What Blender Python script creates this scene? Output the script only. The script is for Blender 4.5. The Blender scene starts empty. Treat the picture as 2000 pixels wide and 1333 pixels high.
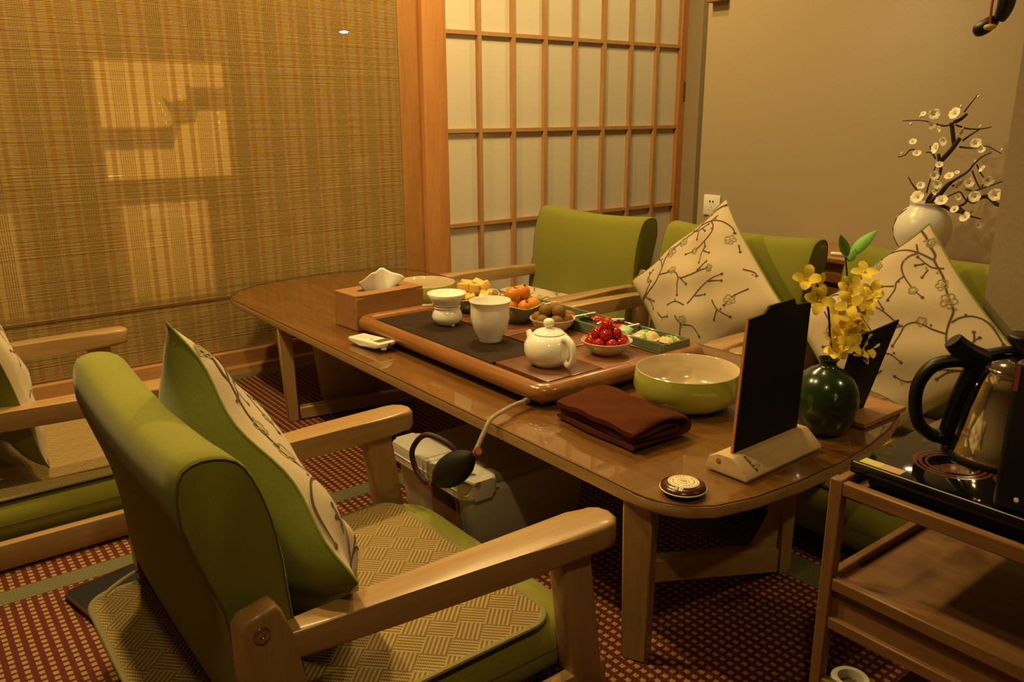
import bpy, bmesh, math, random
from mathutils import Vector, Matrix
R = math.radians
random.seed(7)
S = bpy.context.scene
C = S.collection

# ------------------------------------------------------------------ camera
cam = bpy.data.cameras.new('camera')
cam.sensor_width = 36.0
cam.lens = 1608.3 / 2000 * 36
cam.clip_start = 0.02
co = bpy.data.objects.new('camera', cam)
C.objects.link(co)
YAW, PITCH, ROLL = R(37.844), R(-15.4975), R(-0.2238)
_f = Vector((math.sin(YAW) * math.cos(PITCH), math.cos(YAW) * math.cos(PITCH), math.sin(PITCH)))
_r = Vector((math.cos(YAW), -math.sin(YAW), 0))
_u = _r.cross(_f)
_r2 = _r * math.cos(ROLL) + _u * math.sin(ROLL)
_u2 = -_r * math.sin(ROLL) + _u * math.cos(ROLL)
m = Matrix((_r2, _u2, -_f)).transposed().to_4x4()
m.translation = (0, 0, 1.0)
co.matrix_world = m
S.camera = co
# ------------------------------------------------------------------ world, light, exposure
W = bpy.data.worlds.new('world')
S.world = W
W.use_nodes = True
W.node_tree.nodes['Background'].inputs[0].default_value = (1.0, 0.62, 0.28, 1)
W.node_tree.nodes['Background'].inputs[1].default_value = 0.02
S.view_settings.view_transform = 'Standard'
S.view_settings.look = 'None'
S.view_settings.exposure = -0.12
S.view_settings.gamma = 1.0
S.view_settings.use_curve_mapping = False
WARM = (1.0, 0.68, 0.25)
def spot(name, loc, power, size=165, blend=0.6, radius=0.045, col=WARM, target=None):
    l = bpy.data.lights.new(name, 'SPOT')
    l.energy = power; l.color = col; l.spot_size = R(size); l.spot_blend = blend; l.shadow_soft_size = radius
    o = bpy.data.objects.new(name, l); C.objects.link(o); o.location = loc
    if target:
        o.rotation_euler = (Vector(target) - Vector(loc)).to_track_quat('-Z', 'Y').to_euler()
    return o
spot('downlight_main', (0.30, 1.68, 2.34), 96, 135, 1.0)
spot('downlight_window', (1.75, 2.45, 2.34), 88, 165, 0.7)
spot('downlight_wall', (0.35, 2.42, 2.34), 117, 165, 0.7)
spot('downlight_table', (1.60, 1.30, 2.34), 20, 120, 1.0)
spot('downlight_rear', (0.0, -0.10, 2.34), 46, 60, 1.0, target=(0.70, 1.20, 0.3))
spot('downlight_corner', (2.15, 2.30, 2.34), 45, 170, 0.5)
spot('downlight_entry', (2.15, -0.70, 2.34), 85, 80, 1.0, target=(2.5, 0.9, 0.9))
spot('alcove_fill', (3.25, 2.65, 2.34), 34, 165, 0.6)  # added fill to brighten the jamb strip and the shoji's right side
def point(name, loc, power, radius=0.06, col=WARM):
    l = bpy.data.lights.new(name, 'POINT')
    l.energy = power; l.color = col; l.shadow_soft_size = radius
    o = bpy.data.objects.new(name, l); C.objects.link(o); o.location = loc
    return o
point('corridor_lamp', (0.85, 4.00, 0.98), 34, 0.05)
point('shoji_backfill', (2.9, 4.3, 1.9), 14, 0.08)  # added fill behind the shoji, brightens its paper

# ------------------------------------------------------------------ helpers
class NT:
    def __init__(s, name):
        s.m = bpy.data.materials.new(name); s.m.use_nodes = True
        s.t = s.m.node_tree; s.b = s.t.nodes['Principled BSDF']
        s.out = s.t.nodes['Material Output']
        s._c = None
    def n(s, typ, **kw):
        x = s.t.nodes.new(typ)
        for k, v in kw.items(): setattr(x, k, v)
        return x
    def l(s, a, b): s.t.links.new(a, b)
    def val(s, sock, v):
        if hasattr(v, 'is_linked') or isinstance(v, bpy.types.NodeSocket): s.l(v, sock)
        else: sock.default_value = v
    def coord(s, which='Object'):
        if s._c is None: s._c = s.n('ShaderNodeTexCoord')
        return s._c.outputs[which]
    def map(s, scale=(1, 1, 1), rot=(0, 0, 0), loc=(0, 0, 0), which='Object'):
        mp = s.n('ShaderNodeMapping'); s.l(s.coord(which), mp.inputs[0])
        mp.inputs['Scale'].default_value = scale; mp.inputs['Rotation'].default_value = rot; mp.inputs['Location'].default_value = loc
        return mp.outputs[0]
    def math(s, op, a, b=0.0, c=0.0):
        x = s.n('ShaderNodeMath', operation=op)
        for i, v in enumerate((a, b, c)): s.val(x.inputs[i], v)
        return x.outputs[0]
    def xyz(s, v):
        x = s.n('ShaderNodeSeparateXYZ'); s.l(v, x.inputs[0]); return x.outputs
    def noise(s, vec, scale, detail=3, rough=0.5, dist=0.0):
        x = s.n('ShaderNodeTexNoise'); s.l(vec, x.inputs['Vector'])
        x.inputs['Scale'].default_value = scale; x.inputs['Detail'].default_value = detail
        x.inputs['Roughness'].default_value = rough; x.inputs['Distortion'].default_value = dist
        return x.outputs[0]
    def mix(s, f, a, b):
        x = s.n('ShaderNodeMix', data_type='RGBA')
        s.val(x.inputs[0], f)
        for i, v in ((6, a), (7, b)):
            if isinstance(v, (tuple, list)): x.inputs[i].default_value = (v[0], v[1], v[2], 1)
            else: s.l(v, x.inputs[i])
        return x.outputs[2]
    def ramp(s, f, *stops):
        x = s.n('ShaderNodeValToRGB'); s.l(f, x.inputs[0]); e = x.color_ramp.elements
        e[0].position, e[0].color = stops[0][0], (*stops[0][1], 1)
        e[1].position, e[1].color = stops[-1][0], (*stops[-1][1], 1)
        for p, c in stops[1:-1]:
            k = e.new(p); k.color = (*c, 1)
        return x.outputs[0]
    def color(s, c):
        if isinstance(c, (tuple, list)): s.b.inputs['Base Color'].default_value = (*c[:3], 1)
        else: s.l(c, s.b.inputs['Base Color'])
        return s
    def set(s, **kw):
        for k, v in kw.items():
            s.val(s.b.inputs[k.replace('_', ' ')], v)
        return s
    def bump(s, h, strength=0.3, dist=0.002):
        x = s.n('ShaderNodeBump'); s.l(h, x.inputs['Height'])
        x.inputs['Strength'].default_value = strength; x.inputs['Distance'].default_value = dist
        s.l(x.outputs[0], s.b.inputs['Normal']); return s

def plain(name, c, rough=0.5, spec=0.5, metal=0.0, var=0.08, vs=30, **kw):
    t = NT(name); n = t.noise(t.coord(), vs, 2)
    d = tuple(max(0, x * (1 - var)) for x in c); e = tuple(min(1, x * (1 + var)) for x in c)
    t.color(t.mix(n, d, e)).set(Roughness=rough, Metallic=metal, Specular_IOR_Level=spec)
    for k, v in kw.items(): t.set(**{k: v})
    return t.m
def wood(name, c1, c2, axis=0, scale=1.0, rough=0.4, coat=0.0, band=9.0):
    t = NT(name)
    sc = [9 * scale] * 3; sc[axis] = 0.9 * scale
    v = t.map(tuple(sc))
    a = t.noise(v, band * 0.45, 4, 0.6, 1.2)
    b = t.noise(t.map(tuple(x * 9 for x in sc)), 3, 2, 0.6)
    f = t.math('ADD', t.math('MULTIPLY', a, 0.8), t.math('MULTIPLY', b, 0.25))
    t.color(t.ramp(f, (0.33, c1), (0.52, tuple((x + y) / 2 for x, y in zip(c1, c2))), (0.72, c2)))
    t.set(Roughness=rough, Coat_Weight=coat, Coat_Roughness=0.12).bump(b, 0.08, 0.001)
    return t.m
def fabric(name, c, amp=0.22, scale=500, rough=0.95, blotch=0.12):
    t = NT(name)
    s1 = t.noise(t.map((1, 1, 1)), scale, 2, 0.7)
    x, y, z = t.xyz(t.coord())
    w = t.math('MULTIPLY', t.math('ADD', t.math('SINE', t.math('MULTIPLY', t.math('ADD', x, y), scale * 7)), t.math('SINE', t.math('MULTIPLY', t.math('ADD', z, y), scale * 7))), 0.25)
    f = t.math('ADD', s1, t.math('MULTIPLY', w, 0.4))
    bl = t.noise(t.coord(), 9, 2)
    f = t.math('ADD', t.math('MULTIPLY', f, 1 - blotch), t.math('MULTIPLY', bl, blotch))
    t.color(t.ramp(f, (0.2, tuple(v * (1 - amp) for v in c)), (0.8, tuple(min(1, v * (1 + amp)) for v in c))))
    t.set(Roughness=rough, Specular_IOR_Level=0.15, Sheen_Weight=0.15).bump(f, 0.22, 0.0006)
    return t.m
def pane_glass(name, tint=(1, 1, 1), rough=0.0, refl=1.0):
    t = NT(name); t.t.nodes.remove(t.b)
    tr = t.n('ShaderNodeBsdfTransparent'); tr.inputs[0].default_value = (*tint, 1)
    gl = t.n('ShaderNodeBsdfGlossy'); gl.inputs['Roughness'].default_value = rough
    fr = t.n('ShaderNodeFresnel'); fr.inputs[0].default_value = 1.5
    mx = t.n('ShaderNodeMixShader')
    ge = t.n('ShaderNodeNewGeometry')   # a thin sheet: only its front side mirrors
    t.l(t.math('MULTIPLY', t.math('MULTIPLY', fr.outputs[0], refl), t.math('SUBTRACT', 1.0, ge.outputs['Backfacing'])), mx.inputs[0]); t.l(tr.outputs[0], mx.inputs[1]); t.l(gl.outputs[0], mx.inputs[2])
    t.l(mx.outputs[0], t.out.inputs[0])
    return t.m

def mk(name, bm, mat, parent=None, loc=None, rot=None, ang=38, kind=None, label=None):
    me = bpy.data.meshes.new(name)
    if isinstance(bm, tuple): me.from_pydata(bm[0], [], bm[1])
    elif isinstance(bm, bpy.types.Mesh): me = bm
    else: bm.to_mesh(me); bm.free()
    if ang is not None and not isinstance(bm, bpy.types.Mesh):
        me.polygons.foreach_set('use_smooth', [True] * len(me.polygons))
        me.set_sharp_from_angle(angle=R(ang))
    if not me.materials: me.materials.append(mat)
    o = bpy.data.objects.new(name, me); C.objects.link(o)
    if parent: o.parent = parent
    if loc is not None: o.location = loc
    if rot is not None: o.rotation_euler = rot
    if kind: o['kind'] = kind
    if label: o['label'] = label
    return o
def tag(o, label, cat, group=None):
    o['label'] = label; o['category'] = cat
    if group: o['group'] = group
    return o
def thing(name, label, cat, loc=(0, 0, 0), rz=0.0, group=None):
    o = bpy.data.objects.new(name, None); C.objects.link(o)
    o.empty_display_size = 0.05
    o.location = loc; o.rotation_euler = (0, 0, rz)
    return tag(o, label, cat, group)
def struct(name, bm, mat, parent=None, **kw):
    o = mk(name, bm, mat, parent, **kw)
    if not parent: o['kind'] = 'structure'
    return o
def dup(root, loc=None, rz=None, label=None, group=None):
    r = root.copy(); C.objects.link(r)
    if loc is not None: r.location = loc
    if rz is not None: r.rotation_euler = (0, 0, rz)
    if label: r['label'] = label
    if group: r['group'] = group
    for ch in list(root.children):
        c = ch.copy(); C.objects.link(c); c.parent = r
        for g in list(ch.children):
            d = g.copy(); C.objects.link(d); d.parent = c
    return r
def box(x0, x1, y0, y1, z0, z1, bev=0.0, seg=2, bm=None):
    b = bmesh.new()
    bmesh.ops.create_cube(b, size=1.0)
    for v in b.verts:
        v.co = Vector((x0 + (v.co.x + .5) * (x1 - x0), y0 + (v.co.y + .5) * (y1 - y0), z0 + (v.co.z + .5) * (z1 - z0)))
    if bev > 0:
        bmesh.ops.bevel(b, geom=list(b.edges), offset=bev, segments=seg, profile=0.5, affect='EDGES')
    if bm is None: return b
    join(bm, b); return bm
def join(a, b):
    me = bpy.data.meshes.new('tmp'); b.to_mesh(me); b.free(); a.from_mesh(me); bpy.data.meshes.remove(me); return a
def hexa(p, bev=0.0, seg=2):
    # p: 8 points, bottom 4 (ccw) then top 4
    b = bmesh.new(); vs = [b.verts.new(q) for q in p]
    for f in ((3, 2, 1, 0), (4, 5, 6, 7), (0, 1, 5, 4), (1, 2, 6, 5), (2, 3, 7, 6), (3, 0, 4, 7)):
        b.faces.new([vs[i] for i in f])
    if bev: bmesh.ops.bevel(b, geom=list(b.edges), offset=bev, segments=seg, profile=0.5, affect='EDGES')
    bmesh.ops.recalc_face_normals(b, faces=b.faces)
    return b
def prism(pts, z0, z1, bev=0.0, seg=2, axis='z'):
    b = bmesh.new()
    def P(p, h):
        return {'z': (p[0], p[1], h), 'y': (p[0], h, p[1]), 'x': (h, p[0], p[1])}[axis]
    lo = [b.verts.new(P(p, z0)) for p in pts]; hi = [b.verts.new(P(p, z1)) for p in pts]
    n = len(pts)
    ft = b.faces.new(hi); fb = b.faces.new(lo[::-1])
    for i in range(n): b.faces.new((lo[i], lo[(i + 1) % n], hi[(i + 1) % n], hi[i]))
    if bev:
        es = list({e for f in (ft, fb) for e in f.edges})
        bmesh.ops.bevel(b, geom=es, offset=bev, segments=seg, profile=0.5, affect='EDGES')
    bmesh.ops.recalc_face_normals(b, faces=b.faces)
    return b
def rrect(x0, x1, y0, y1, r, n=6):
    out = []
    for cx, cy, a0 in ((x1 - r, y1 - r, 0), (x0 + r, y1 - r, 90), (x0 + r, y0 + r, 180), (x1 - r, y0 + r, 270)):
        for i in range(n + 1):
            a = R(a0 + 90 * i / n); out.append((cx + r * math.cos(a), cy + r * math.sin(a)))
    return out
def lathe(prof, n=40, mod=None):
    vs, fs = [], []
    for i, (r, z) in enumerate(prof):
        for k in range(n):
            a = 2 * math.pi * k / n
            rr, zz = (r, z) if mod is None else mod(r, z, a, i)
            vs.append((rr * math.cos(a), rr * math.sin(a), zz))
    for i in range(len(prof) - 1):
        for k in range(n):
            fs.append((i * n + k, i * n + (k + 1) % n, (i + 1) * n + (k + 1) % n, (i + 1) * n + k))
    if prof[0][0] > 1e-6 or mod: fs.append(tuple(range(n))[::-1])
    if prof[-1][0] > 1e-6 or mod: fs.append(tuple((len(prof) - 1) * n + k for k in range(n)))
    b = bmesh.new(); bv = [b.verts.new(v) for v in vs]
    for f in fs:
        try: b.faces.new([bv[i] for i in f])
        except ValueError: pass
    bmesh.ops.remove_doubles(b, verts=b.verts, dist=1e-5)
    bmesh.ops.recalc_face_normals(b, faces=b.faces)
    return b
def smooth_path(pts, n=8):
    pts = [Vector(p) for p in pts]; out = []
    for i in range(len(pts) - 1):
        p0 = pts[max(0, i - 1)]; p1 = pts[i]; p2 = pts[i + 1]; p3 = pts[min(len(pts) - 1, i + 2)]
        for k in range(n):
            t = k / n
            out.append(0.5 * ((2 * p1) + (p2 - p0) * t + (2 * p0 - 5 * p1 + 4 * p2 - p3) * t * t + (3 * p1 - p0 - 3 * p2 + p3) * t ** 3))
    out.append(pts[-1]); return out
def tube(pts, rad, n=8, closed=False, bm=None, flat=1.0):
    b = bm or bmesh.new()
    pts = [Vector(p) for p in pts]; L = len(pts); rings = []
    up = None
    for i, p in enumerate(pts):
        if closed: d = pts[(i + 1) % L] - pts[i - 1]
        else: d = pts[min(i + 1, L - 1)] - pts[max(i - 1, 0)]
        if d.length < 1e-9: d = Vector((0, 0, 1))
        d.normalize()
        if up is None: up = Vector((0, 0, 1)) if abs(d.z) < 0.9 else Vector((1, 0, 0))
        s = d.cross(up)
        if s.length < 1e-6: s = d.orthogonal()
        s.normalize(); up = s.cross(d).normalized()
        r = rad(i / (L - 1)) if callable(rad) else rad
        rings.append([b.verts.new(p + s * math.cos(2 * math.pi * k / n) * r + up * math.sin(2 * math.pi * k / n) * r * flat) for k in range(n)])
    for i in range(L if closed else L - 1):
        A = rings[i]; B = rings[(i + 1) % L]
        for k in range(n): b.faces.new((A[k], A[(k + 1) % n], B[(k + 1) % n], B[k]))
    if not closed:
        b.faces.new(rings[0][::-1]); b.faces.new(rings[-1])
    if bm is None: bmesh.ops.recalc_face_normals(b, faces=b.faces)
    return b
def ico(r, sub=2, sc=(1, 1, 1), loc=(0, 0, 0), jit=0.0):
    b = bmesh.new(); bmesh.ops.create_icosphere(b, subdivisions=sub, radius=r)
    for v in b.verts:
        k = 1 + random.uniform(-jit, jit)
        v.co = Vector((v.co.x * sc[0] * k + loc[0], v.co.y * sc[1] * k + loc[1], v.co.z * sc[2] * k + loc[2]))
    return b
def textmesh(s, size, mat, name, parent, mtx, ext=0.0004, align='CENTER'):
    cu = bpy.data.curves.new('txt', 'FONT'); cu.body = s; cu.size = size; cu.extrude = ext; cu.align_x = align; cu.align_y = 'CENTER'
    o = bpy.data.objects.new('txt', cu); C.objects.link(o)
    dg = bpy.context.evaluated_depsgraph_get(); dg.update()
    me = bpy.data.meshes.new_from_object(o.evaluated_get(dg))
    bpy.data.objects.remove(o); bpy.data.curves.remove(cu)
    me.materials.clear(); me.materials.append(mat)
    t = bpy.data.objects.new(name, me); C.objects.link(t); t.parent = parent; t.matrix_local = mtx
    return t

# ------------------------------------------------------------------ materials
M = {}
M['table'] = wood('table_wood', (0.18, 0.072, 0.019), (0.30, 0.140, 0.044), axis=1, scale=0.8, rough=0.32)
M['tedge'] = wood('table_edge_wood', (0.31, 0.18, 0.075), (0.43, 0.27, 0.12), axis=1, scale=0.8, rough=0.4)
M['beech'] = wood('beech_wood', (0.31, 0.185, 0.077), (0.41, 0.26, 0.118), axis=0, scale=1.0, rough=0.33, coat=0.25)
M['beechz'] = wood('beech_wood_upright', (0.29, 0.17, 0.068), (0.38, 0.235, 0.102), axis=2, scale=1.0, rough=0.36, coat=0.2)
M['frame'] = wood('frame_wood', (0.40, 0.165, 0.048), (0.52, 0.245, 0.080), axis=2, scale=0.7, rough=0.5)
M['framex'] = wood('frame_wood_level', (0.34, 0.165, 0.055), (0.47, 0.25, 0.095), axis=0, scale=0.7, rough=0.45)
M['lath'] = wood('shoji_lath', (0.42, 0.23, 0.085), (0.52, 0.30, 0.125), axis=2, scale=1.5, rough=0.6)
M['tray'] = wood('tray_wood', (0.185, 0.068, 0.018), (0.30, 0.128, 0.038), axis=1, scale=1.0, rough=0.28, coat=0.4)
M['traydark'] = wood('tray_panel_wood', (0.095, 0.030, 0.010), (0.16, 0.055, 0.020), axis=1, scale=1.6, rough=0.35, coat=0.3)
M['slatwood'] = wood('tray_slat_wood', (0.14, 0.045, 0.014), (0.23, 0.085, 0.030), axis=0, scale=1.4, rough=0.35, coat=0.3)
M['trolley'] = wood('trolley_wood', (0.165, 0.076, 0.025), (0.24, 0.120, 0.043), axis=1, scale=1.0, rough=0.5)
M['trolleyz'] = wood('trolley_wood_upright', (0.165, 0.076, 0.025), (0.24, 0.120, 0.043), axis=2, scale=1.0, rough=0.5)
M['bamboo'] = wood('bamboo_box_wood', (0.27, 0.125, 0.042), (0.34, 0.170, 0.062), axis=0, scale=1.4, rough=0.5)
M['pine'] = wood('pine_wood', (0.46, 0.32, 0.165), (0.55, 0.40, 0.225), axis=0, scale=1.0, rough=0.6)
M['green'] = fabric('green_upholstery', (0.205, 0.205, 0.028))
M['greendk'] = fabric('green_pillow_back', (0.20, 0.225, 0.036))
M['cream'] = fabric('cream_linen', (0.50, 0.405, 0.275), amp=0.1)
M['thread'] = plain('piping_thread', (0.10, 0.10, 0.03), 0.9)
M['print'] = plain('print_brown', (0.085, 0.05, 0.028), 0.9)
M['printg'] = plain('print_olive', (0.24, 0.21, 0.10), 0.9)
M['printy'] = plain('print_ochre', (0.42, 0.33, 0.14), 0.9)
M['porcelain'] = plain('white_porcelain', (0.90, 0.88, 0.82), 0.12, 0.6, var=0.02, Coat_Weight=0.5, Coat_Roughness=0.05)
M['celadon'] = plain('celadon_glaze', (0.140, 0.170, 0.095), 0.15, 0.6, var=0.15, Coat_Weight=0.4)
M['lime'] = plain('lime_glaze', (0.37, 0.375, 0.065), 0.14, 0.6, var=0.05, Coat_Weight=0.4)
M['creamglaze'] = plain('cream_glaze', (0.62, 0.51, 0.34), 0.16, 0.6, var=0.03, Coat_Weight=0.4)
M['vase'] = plain('dark_green_glaze', (0.013, 0.030, 0.010), 0.2, 0.5, var=0.35, vs=14, Coat_Weight=0.3)
M['black'] = plain('black_plastic', (0.006, 0.006, 0.006), 0.4, 0.3)
M['blackboard'] = plain('black_board', (0.006, 0.006, 0.007), 0.65, 0.25)
M['blackglass'] = plain('black_glass', (0.004, 0.004, 0.004), 0.06, 0.5)
M['rubber'] = plain('black_rubber', (0.010, 0.009, 0.008), 0.6, 0.3)
M['brownrubber'] = plain('brown_rubber', (0.05, 0.022, 0.012), 0.6, 0.3)
M['red_collar'] = plain('red_brown_collar', (0.25, 0.06, 0.02), 0.5)
M['steel'] = plain('brushed_steel', (0.62, 0.59, 0.54), 0.09, 0.5, 1.0, var=0.04)
M['bolt'] = plain('bolt_steel', (0.45, 0.43, 0.40), 0.3, 0.5, 1.0)
M['white'] = plain('white_plastic', (0.80, 0.78, 0.70), 0.35, 0.5, var=0.03)
M['grey'] = plain('grey_plastic', (0.46, 0.44, 0.38), 0.4, 0.5, var=0.05)
M['greylid'] = plain('grey_lid_plastic', (0.30, 0.27, 0.22), 0.4, 0.5, var=0.05)
M['greylight'] = plain('pale_grey_plastic', (0.62, 0.60, 0.54), 0.3, 0.5, var=0.04)
M['paper'] = plain('tissue_paper', (0.86, 0.85, 0.80), 0.9, 0.2, var=0.03)
M['ink'] = plain('dark_ink', (0.03, 0.012, 0.006), 0.8)
M['wallp'] = None
M['maroon'] = plain('maroon_lacquer', (0.050, 0.010, 0.007), 0.25, 0.5, var=0.2)
M['slate'] = plain('dark_slate', (0.030, 0.015, 0.007), 0.75, 0.15, var=0.35, vs=60)
M['tomato'] = plain('tomato_skin', (0.34, 0.008, 0.005), 0.12, 0.6, var=0.2, vs=20, Coat_Weight=0.3)
M['loquat'] = plain('loquat_skin', (0.60, 0.21, 0.018), 0.4, 0.4, var=0.15)
M['melon'] = plain('melon_flesh', (0.72, 0.45, 0.10), 0.35, 0.5, var=0.12)
M['longan'] = plain('longan_husk', (0.20, 0.095, 0.022), 0.6, 0.3, var=0.2, vs=60)
M['petal'] = plain('yellow_petal', (0.90, 0.70, 0.09), 0.7, 0.2, var=0.12)
M['stem'] = plain('dark_stem', (0.030, 0.018, 0.010), 0.8)
M['leaf'] = plain('green_leaf', (0.17, 0.42, 0.07), 0.55, 0.3, var=0.2)
M['plumpetal'] = plain('white_petal', (0.82, 0.76, 0.58), 0.8, 0.2, var=0.05)
M['plumbud'] = plain('pale_green_sepal', (0.45, 0.42, 0.16), 0.8, 0.2)
M['copper'] = plain('copper_print', (0.11, 0.030, 0.012), 0.3)
M['redfoil'] = plain('red_wrapper', (0.50, 0.02, 0.02), 0.2, 0.6)
M['darkfoil'] = plain('dark_wrapper', (0.05, 0.012, 0.012), 0.2, 0.6)
M['greenfoil'] = plain('green_wrapper', (0.14, 0.42, 0.08), 0.3, 0.6)
M['mintfoil'] = plain('mint_wrapper', (0.33, 0.52, 0.30), 0.4, 0.5)
M['cakefoil'] = plain('cream_wrapper', (0.66, 0.54, 0.26), 0.15, 0.7)
M['pinkfoil'] = plain('brown_red_wrapper', (0.36, 0.10, 0.05), 0.15, 0.7)
M['sticker'] = plain('yellow_sticker', (0.62, 0.55, 0.18), 0.5, var=0.3, vs=300)
M['sticker2'] = plain('orange_sticker', (0.55, 0.36, 0.18), 0.5, var=0.3, vs=120)
M['binplastic'] = plain('brown_bin_plastic', (0.28, 0.20, 0.11), 0.5)
M['glass'] = pane_glass('clear_glass', (0.97, 0.98, 0.96))
M['tglass'] = pane_glass('table_glass', (0.93, 0.93, 0.88), 0.02, 1.15)
t = NT('clear_hose'); t.color((0.55, 0.45, 0.33)).set(Roughness=0.25, Transmission_Weight=0.5, IOR=1.3); M['hose'] = t.m
t = NT('cloth_brown'); n = t.noise(t.coord(), 420, 3, 0.7); b2 = t.noise(t.coord(), 26, 2)
t.color(t.mix(b2, (0.060, 0.0145, 0.004), (0.100, 0.027, 0.0075))).set(Roughness=0.95, Specular_IOR_Level=0.1).bump(n, 0.6, 0.002); M['towel'] = t.m
t = NT('wallpaper'); x, y, z = t.xyz(t.coord())
wv = t.math('ADD', t.math('SINE', t.math('MULTIPLY', z, 1500)), t.math('SINE', t.math('MULTIPLY', y, 1500)))
f = t.math('ADD', t.math('MULTIPLY', t.noise(t.coord(), 260, 2), 0.8), t.math('MULTIPLY', wv, 0.04))
t.color(t.ramp(f, (0.2, (0.335, 0.265, 0.168)), (0.7, (0.41, 0.33, 0.22)))).set(Roughness=0.85, Specular_IOR_Level=0.2).bump(f, 0.2, 0.001); M['wallp'] = t.m
M['ceil'] = plain('ceiling_paint', (0.42, 0.36, 0.27), 0.9)
t = NT('shoji_paper'); n = t.noise(t.coord(), 90, 3)
t.color(t.mix(n, (0.80, 0.75, 0.64), (0.86, 0.81, 0.70))).set(Roughness=0.9, Specular_IOR_Level=0.15)
tl = t.n('ShaderNodeBsdfTranslucent'); tl.inputs[0].default_value = (0.78, 0.70, 0.55, 1)
mx = t.n('ShaderNodeMixShader'); mx.inputs[0].default_value = 0.2
t.l(t.b.outputs[0], mx.inputs[1]); t.l(tl.outputs[0], mx.inputs[2]); t.l(mx.outputs[0], t.out.inputs[0]); M['shoji'] = t.m

# woven floor mat: tan cells on dark red weave
def weave_mat():
    t = NT('woven_floor'); x, y, z = t.xyz(t.coord())
    u = t.math('FRACT', t.math('DIVIDE', x, 0.0205)); v = t.math('FRACT', t.math('DIVIDE', y, 0.0172))
    a = t.math('LESS_THAN', t.math('ABSOLUTE', t.math('SUBTRACT', u, 0.5)), 0.235)
    b = t.math('LESS_THAN', t.math('ABSOLUTE', t.math('SUBTRACT', v, 0.5)), 0.30)
    c = t.math('MULTIPLY', a, b)
    fib = t.noise(t.map((1, 6, 1)), 260, 2, 0.7)
    red = t.mix(fib, (0.052, 0.006, 0.0025), (0.115, 0.016, 0.006))
    tan = t.mix(fib, (0.24, 0.135, 0.052), (0.38, 0.235, 0.10))
    t.color(t.mix(c, red, tan)).set(Roughness=0.7, Specular_IOR_Level=0.25)
    hu = t.math('SINE', t.math('MULTIPLY', x, 2 * math.pi / 0.01025)); hv = t.math('SINE', t.math('MULTIPLY', y, 2 * math.pi / 0.0086))
    t.bump(t.math('ADD', t.math('MULTIPLY', hu, hv), t.math('MULTIPLY', fib, 0.4)), 0.5, 0.0015)
    return t.m
M['weave'] = weave_mat()
def brocade(name, ax):
    t = NT(name); x, y, z = t.xyz(t.coord())
    L, Wd = (x, y) if ax == 0 else (y, x)
    a = t.math('ABSOLUTE', t.math('SUBTRACT', t.math('FRACT', t.math('DIVIDE', L, 0.046)), 0.5))
    b = t.math('ABSOLUTE', t.math('SUBTRACT', t.math('FRACT', t.math('DIVIDE', Wd, 0.030)), 0.5))
    d = t.math('ADD', a, b)
    c = t.math('GREATER_THAN', t.math('SINE', t.math('MULTIPLY', d, 42)), 0.25)
    n = t.noise(t.coord(), 500, 2)
    c = t.math('MULTIPLY', c, t.math('ADD', 0.3, n))
    t.color(t.mix(c, (0.055, 0.054, 0.020), (0.20, 0.18, 0.085))).set(Roughness=0.8).bump(c, 0.3, 0.001)
    return t.m
M['brocx'] = brocade('brocade_x', 0); M['brocy'] = brocade('brocade_y', 1)
def basket():
    t = NT('basket_weave_mat'); v = t.map((1, 1, 1), rot=(0, 0, R(45))); x, y, z = t.xyz(v)
    P = 0.046
    ck = t.math('MODULO', t.math('ADD', t.math('FLOOR', t.math('DIVIDE', t.math('ADD', x, 9), P)), t.math('FLOOR', t.math('DIVIDE', t.math('ADD', y, 9), P))), 2.0)
    k = 2 * math.pi / (P / 6)
    hx = t.math('SINE', t.math('MULTIPLY', x, k)); hy = t.math('SINE', t.math('MULTIPLY', y, k))
    h = t.math('ADD', t.math('MULTIPLY', ck, hx), t.math('MULTIPLY', t.math('SUBTRACT', 1.0, ck), hy))
    # twist along each rib
    k2 = 2 * math.pi / 0.0042
    tx = t.math('SINE', t.math('MULTIPLY', t.math('ADD', y, t.math('MULTIPLY', x, 0.6)), k2)); ty = t.math('SINE', t.math('MULTIPLY', t.math('ADD', x, t.math('MULTIPLY', y, 0.6)), k2))
    tw = t.math('ADD', t.math('MULTIPLY', ck, tx), t.math('MULTIPLY', t.math('SUBTRACT', 1.0, ck), ty))
    f = t.math('ADD', t.math('MULTIPLY', h, 0.33), t.math('MULTIPLY', tw, 0.14))
    f = t.math('ADD', f, 0.5)
    t.color(t.ramp(f, (0.05, (0.10, 0.055, 0.015)), (0.45, (0.245, 0.165, 0.058)), (0.9, (0.385, 0.29, 0.125)))).set(Roughness=0.75, Specular_IOR_Level=0.25)
    t.bump(f, 0.6, 0.003)
    return t.m
M['basket'] = basket()
def binding():
    t = NT('mat_binding'); n = t.noise(t.coord(), 300, 2)
    t.color(t.mix(n, (0.135, 0.125, 0.048), (0.235, 0.205, 0.088))).set(Roughness=0.8); return t.m
M['binding'] = binding()
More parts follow.
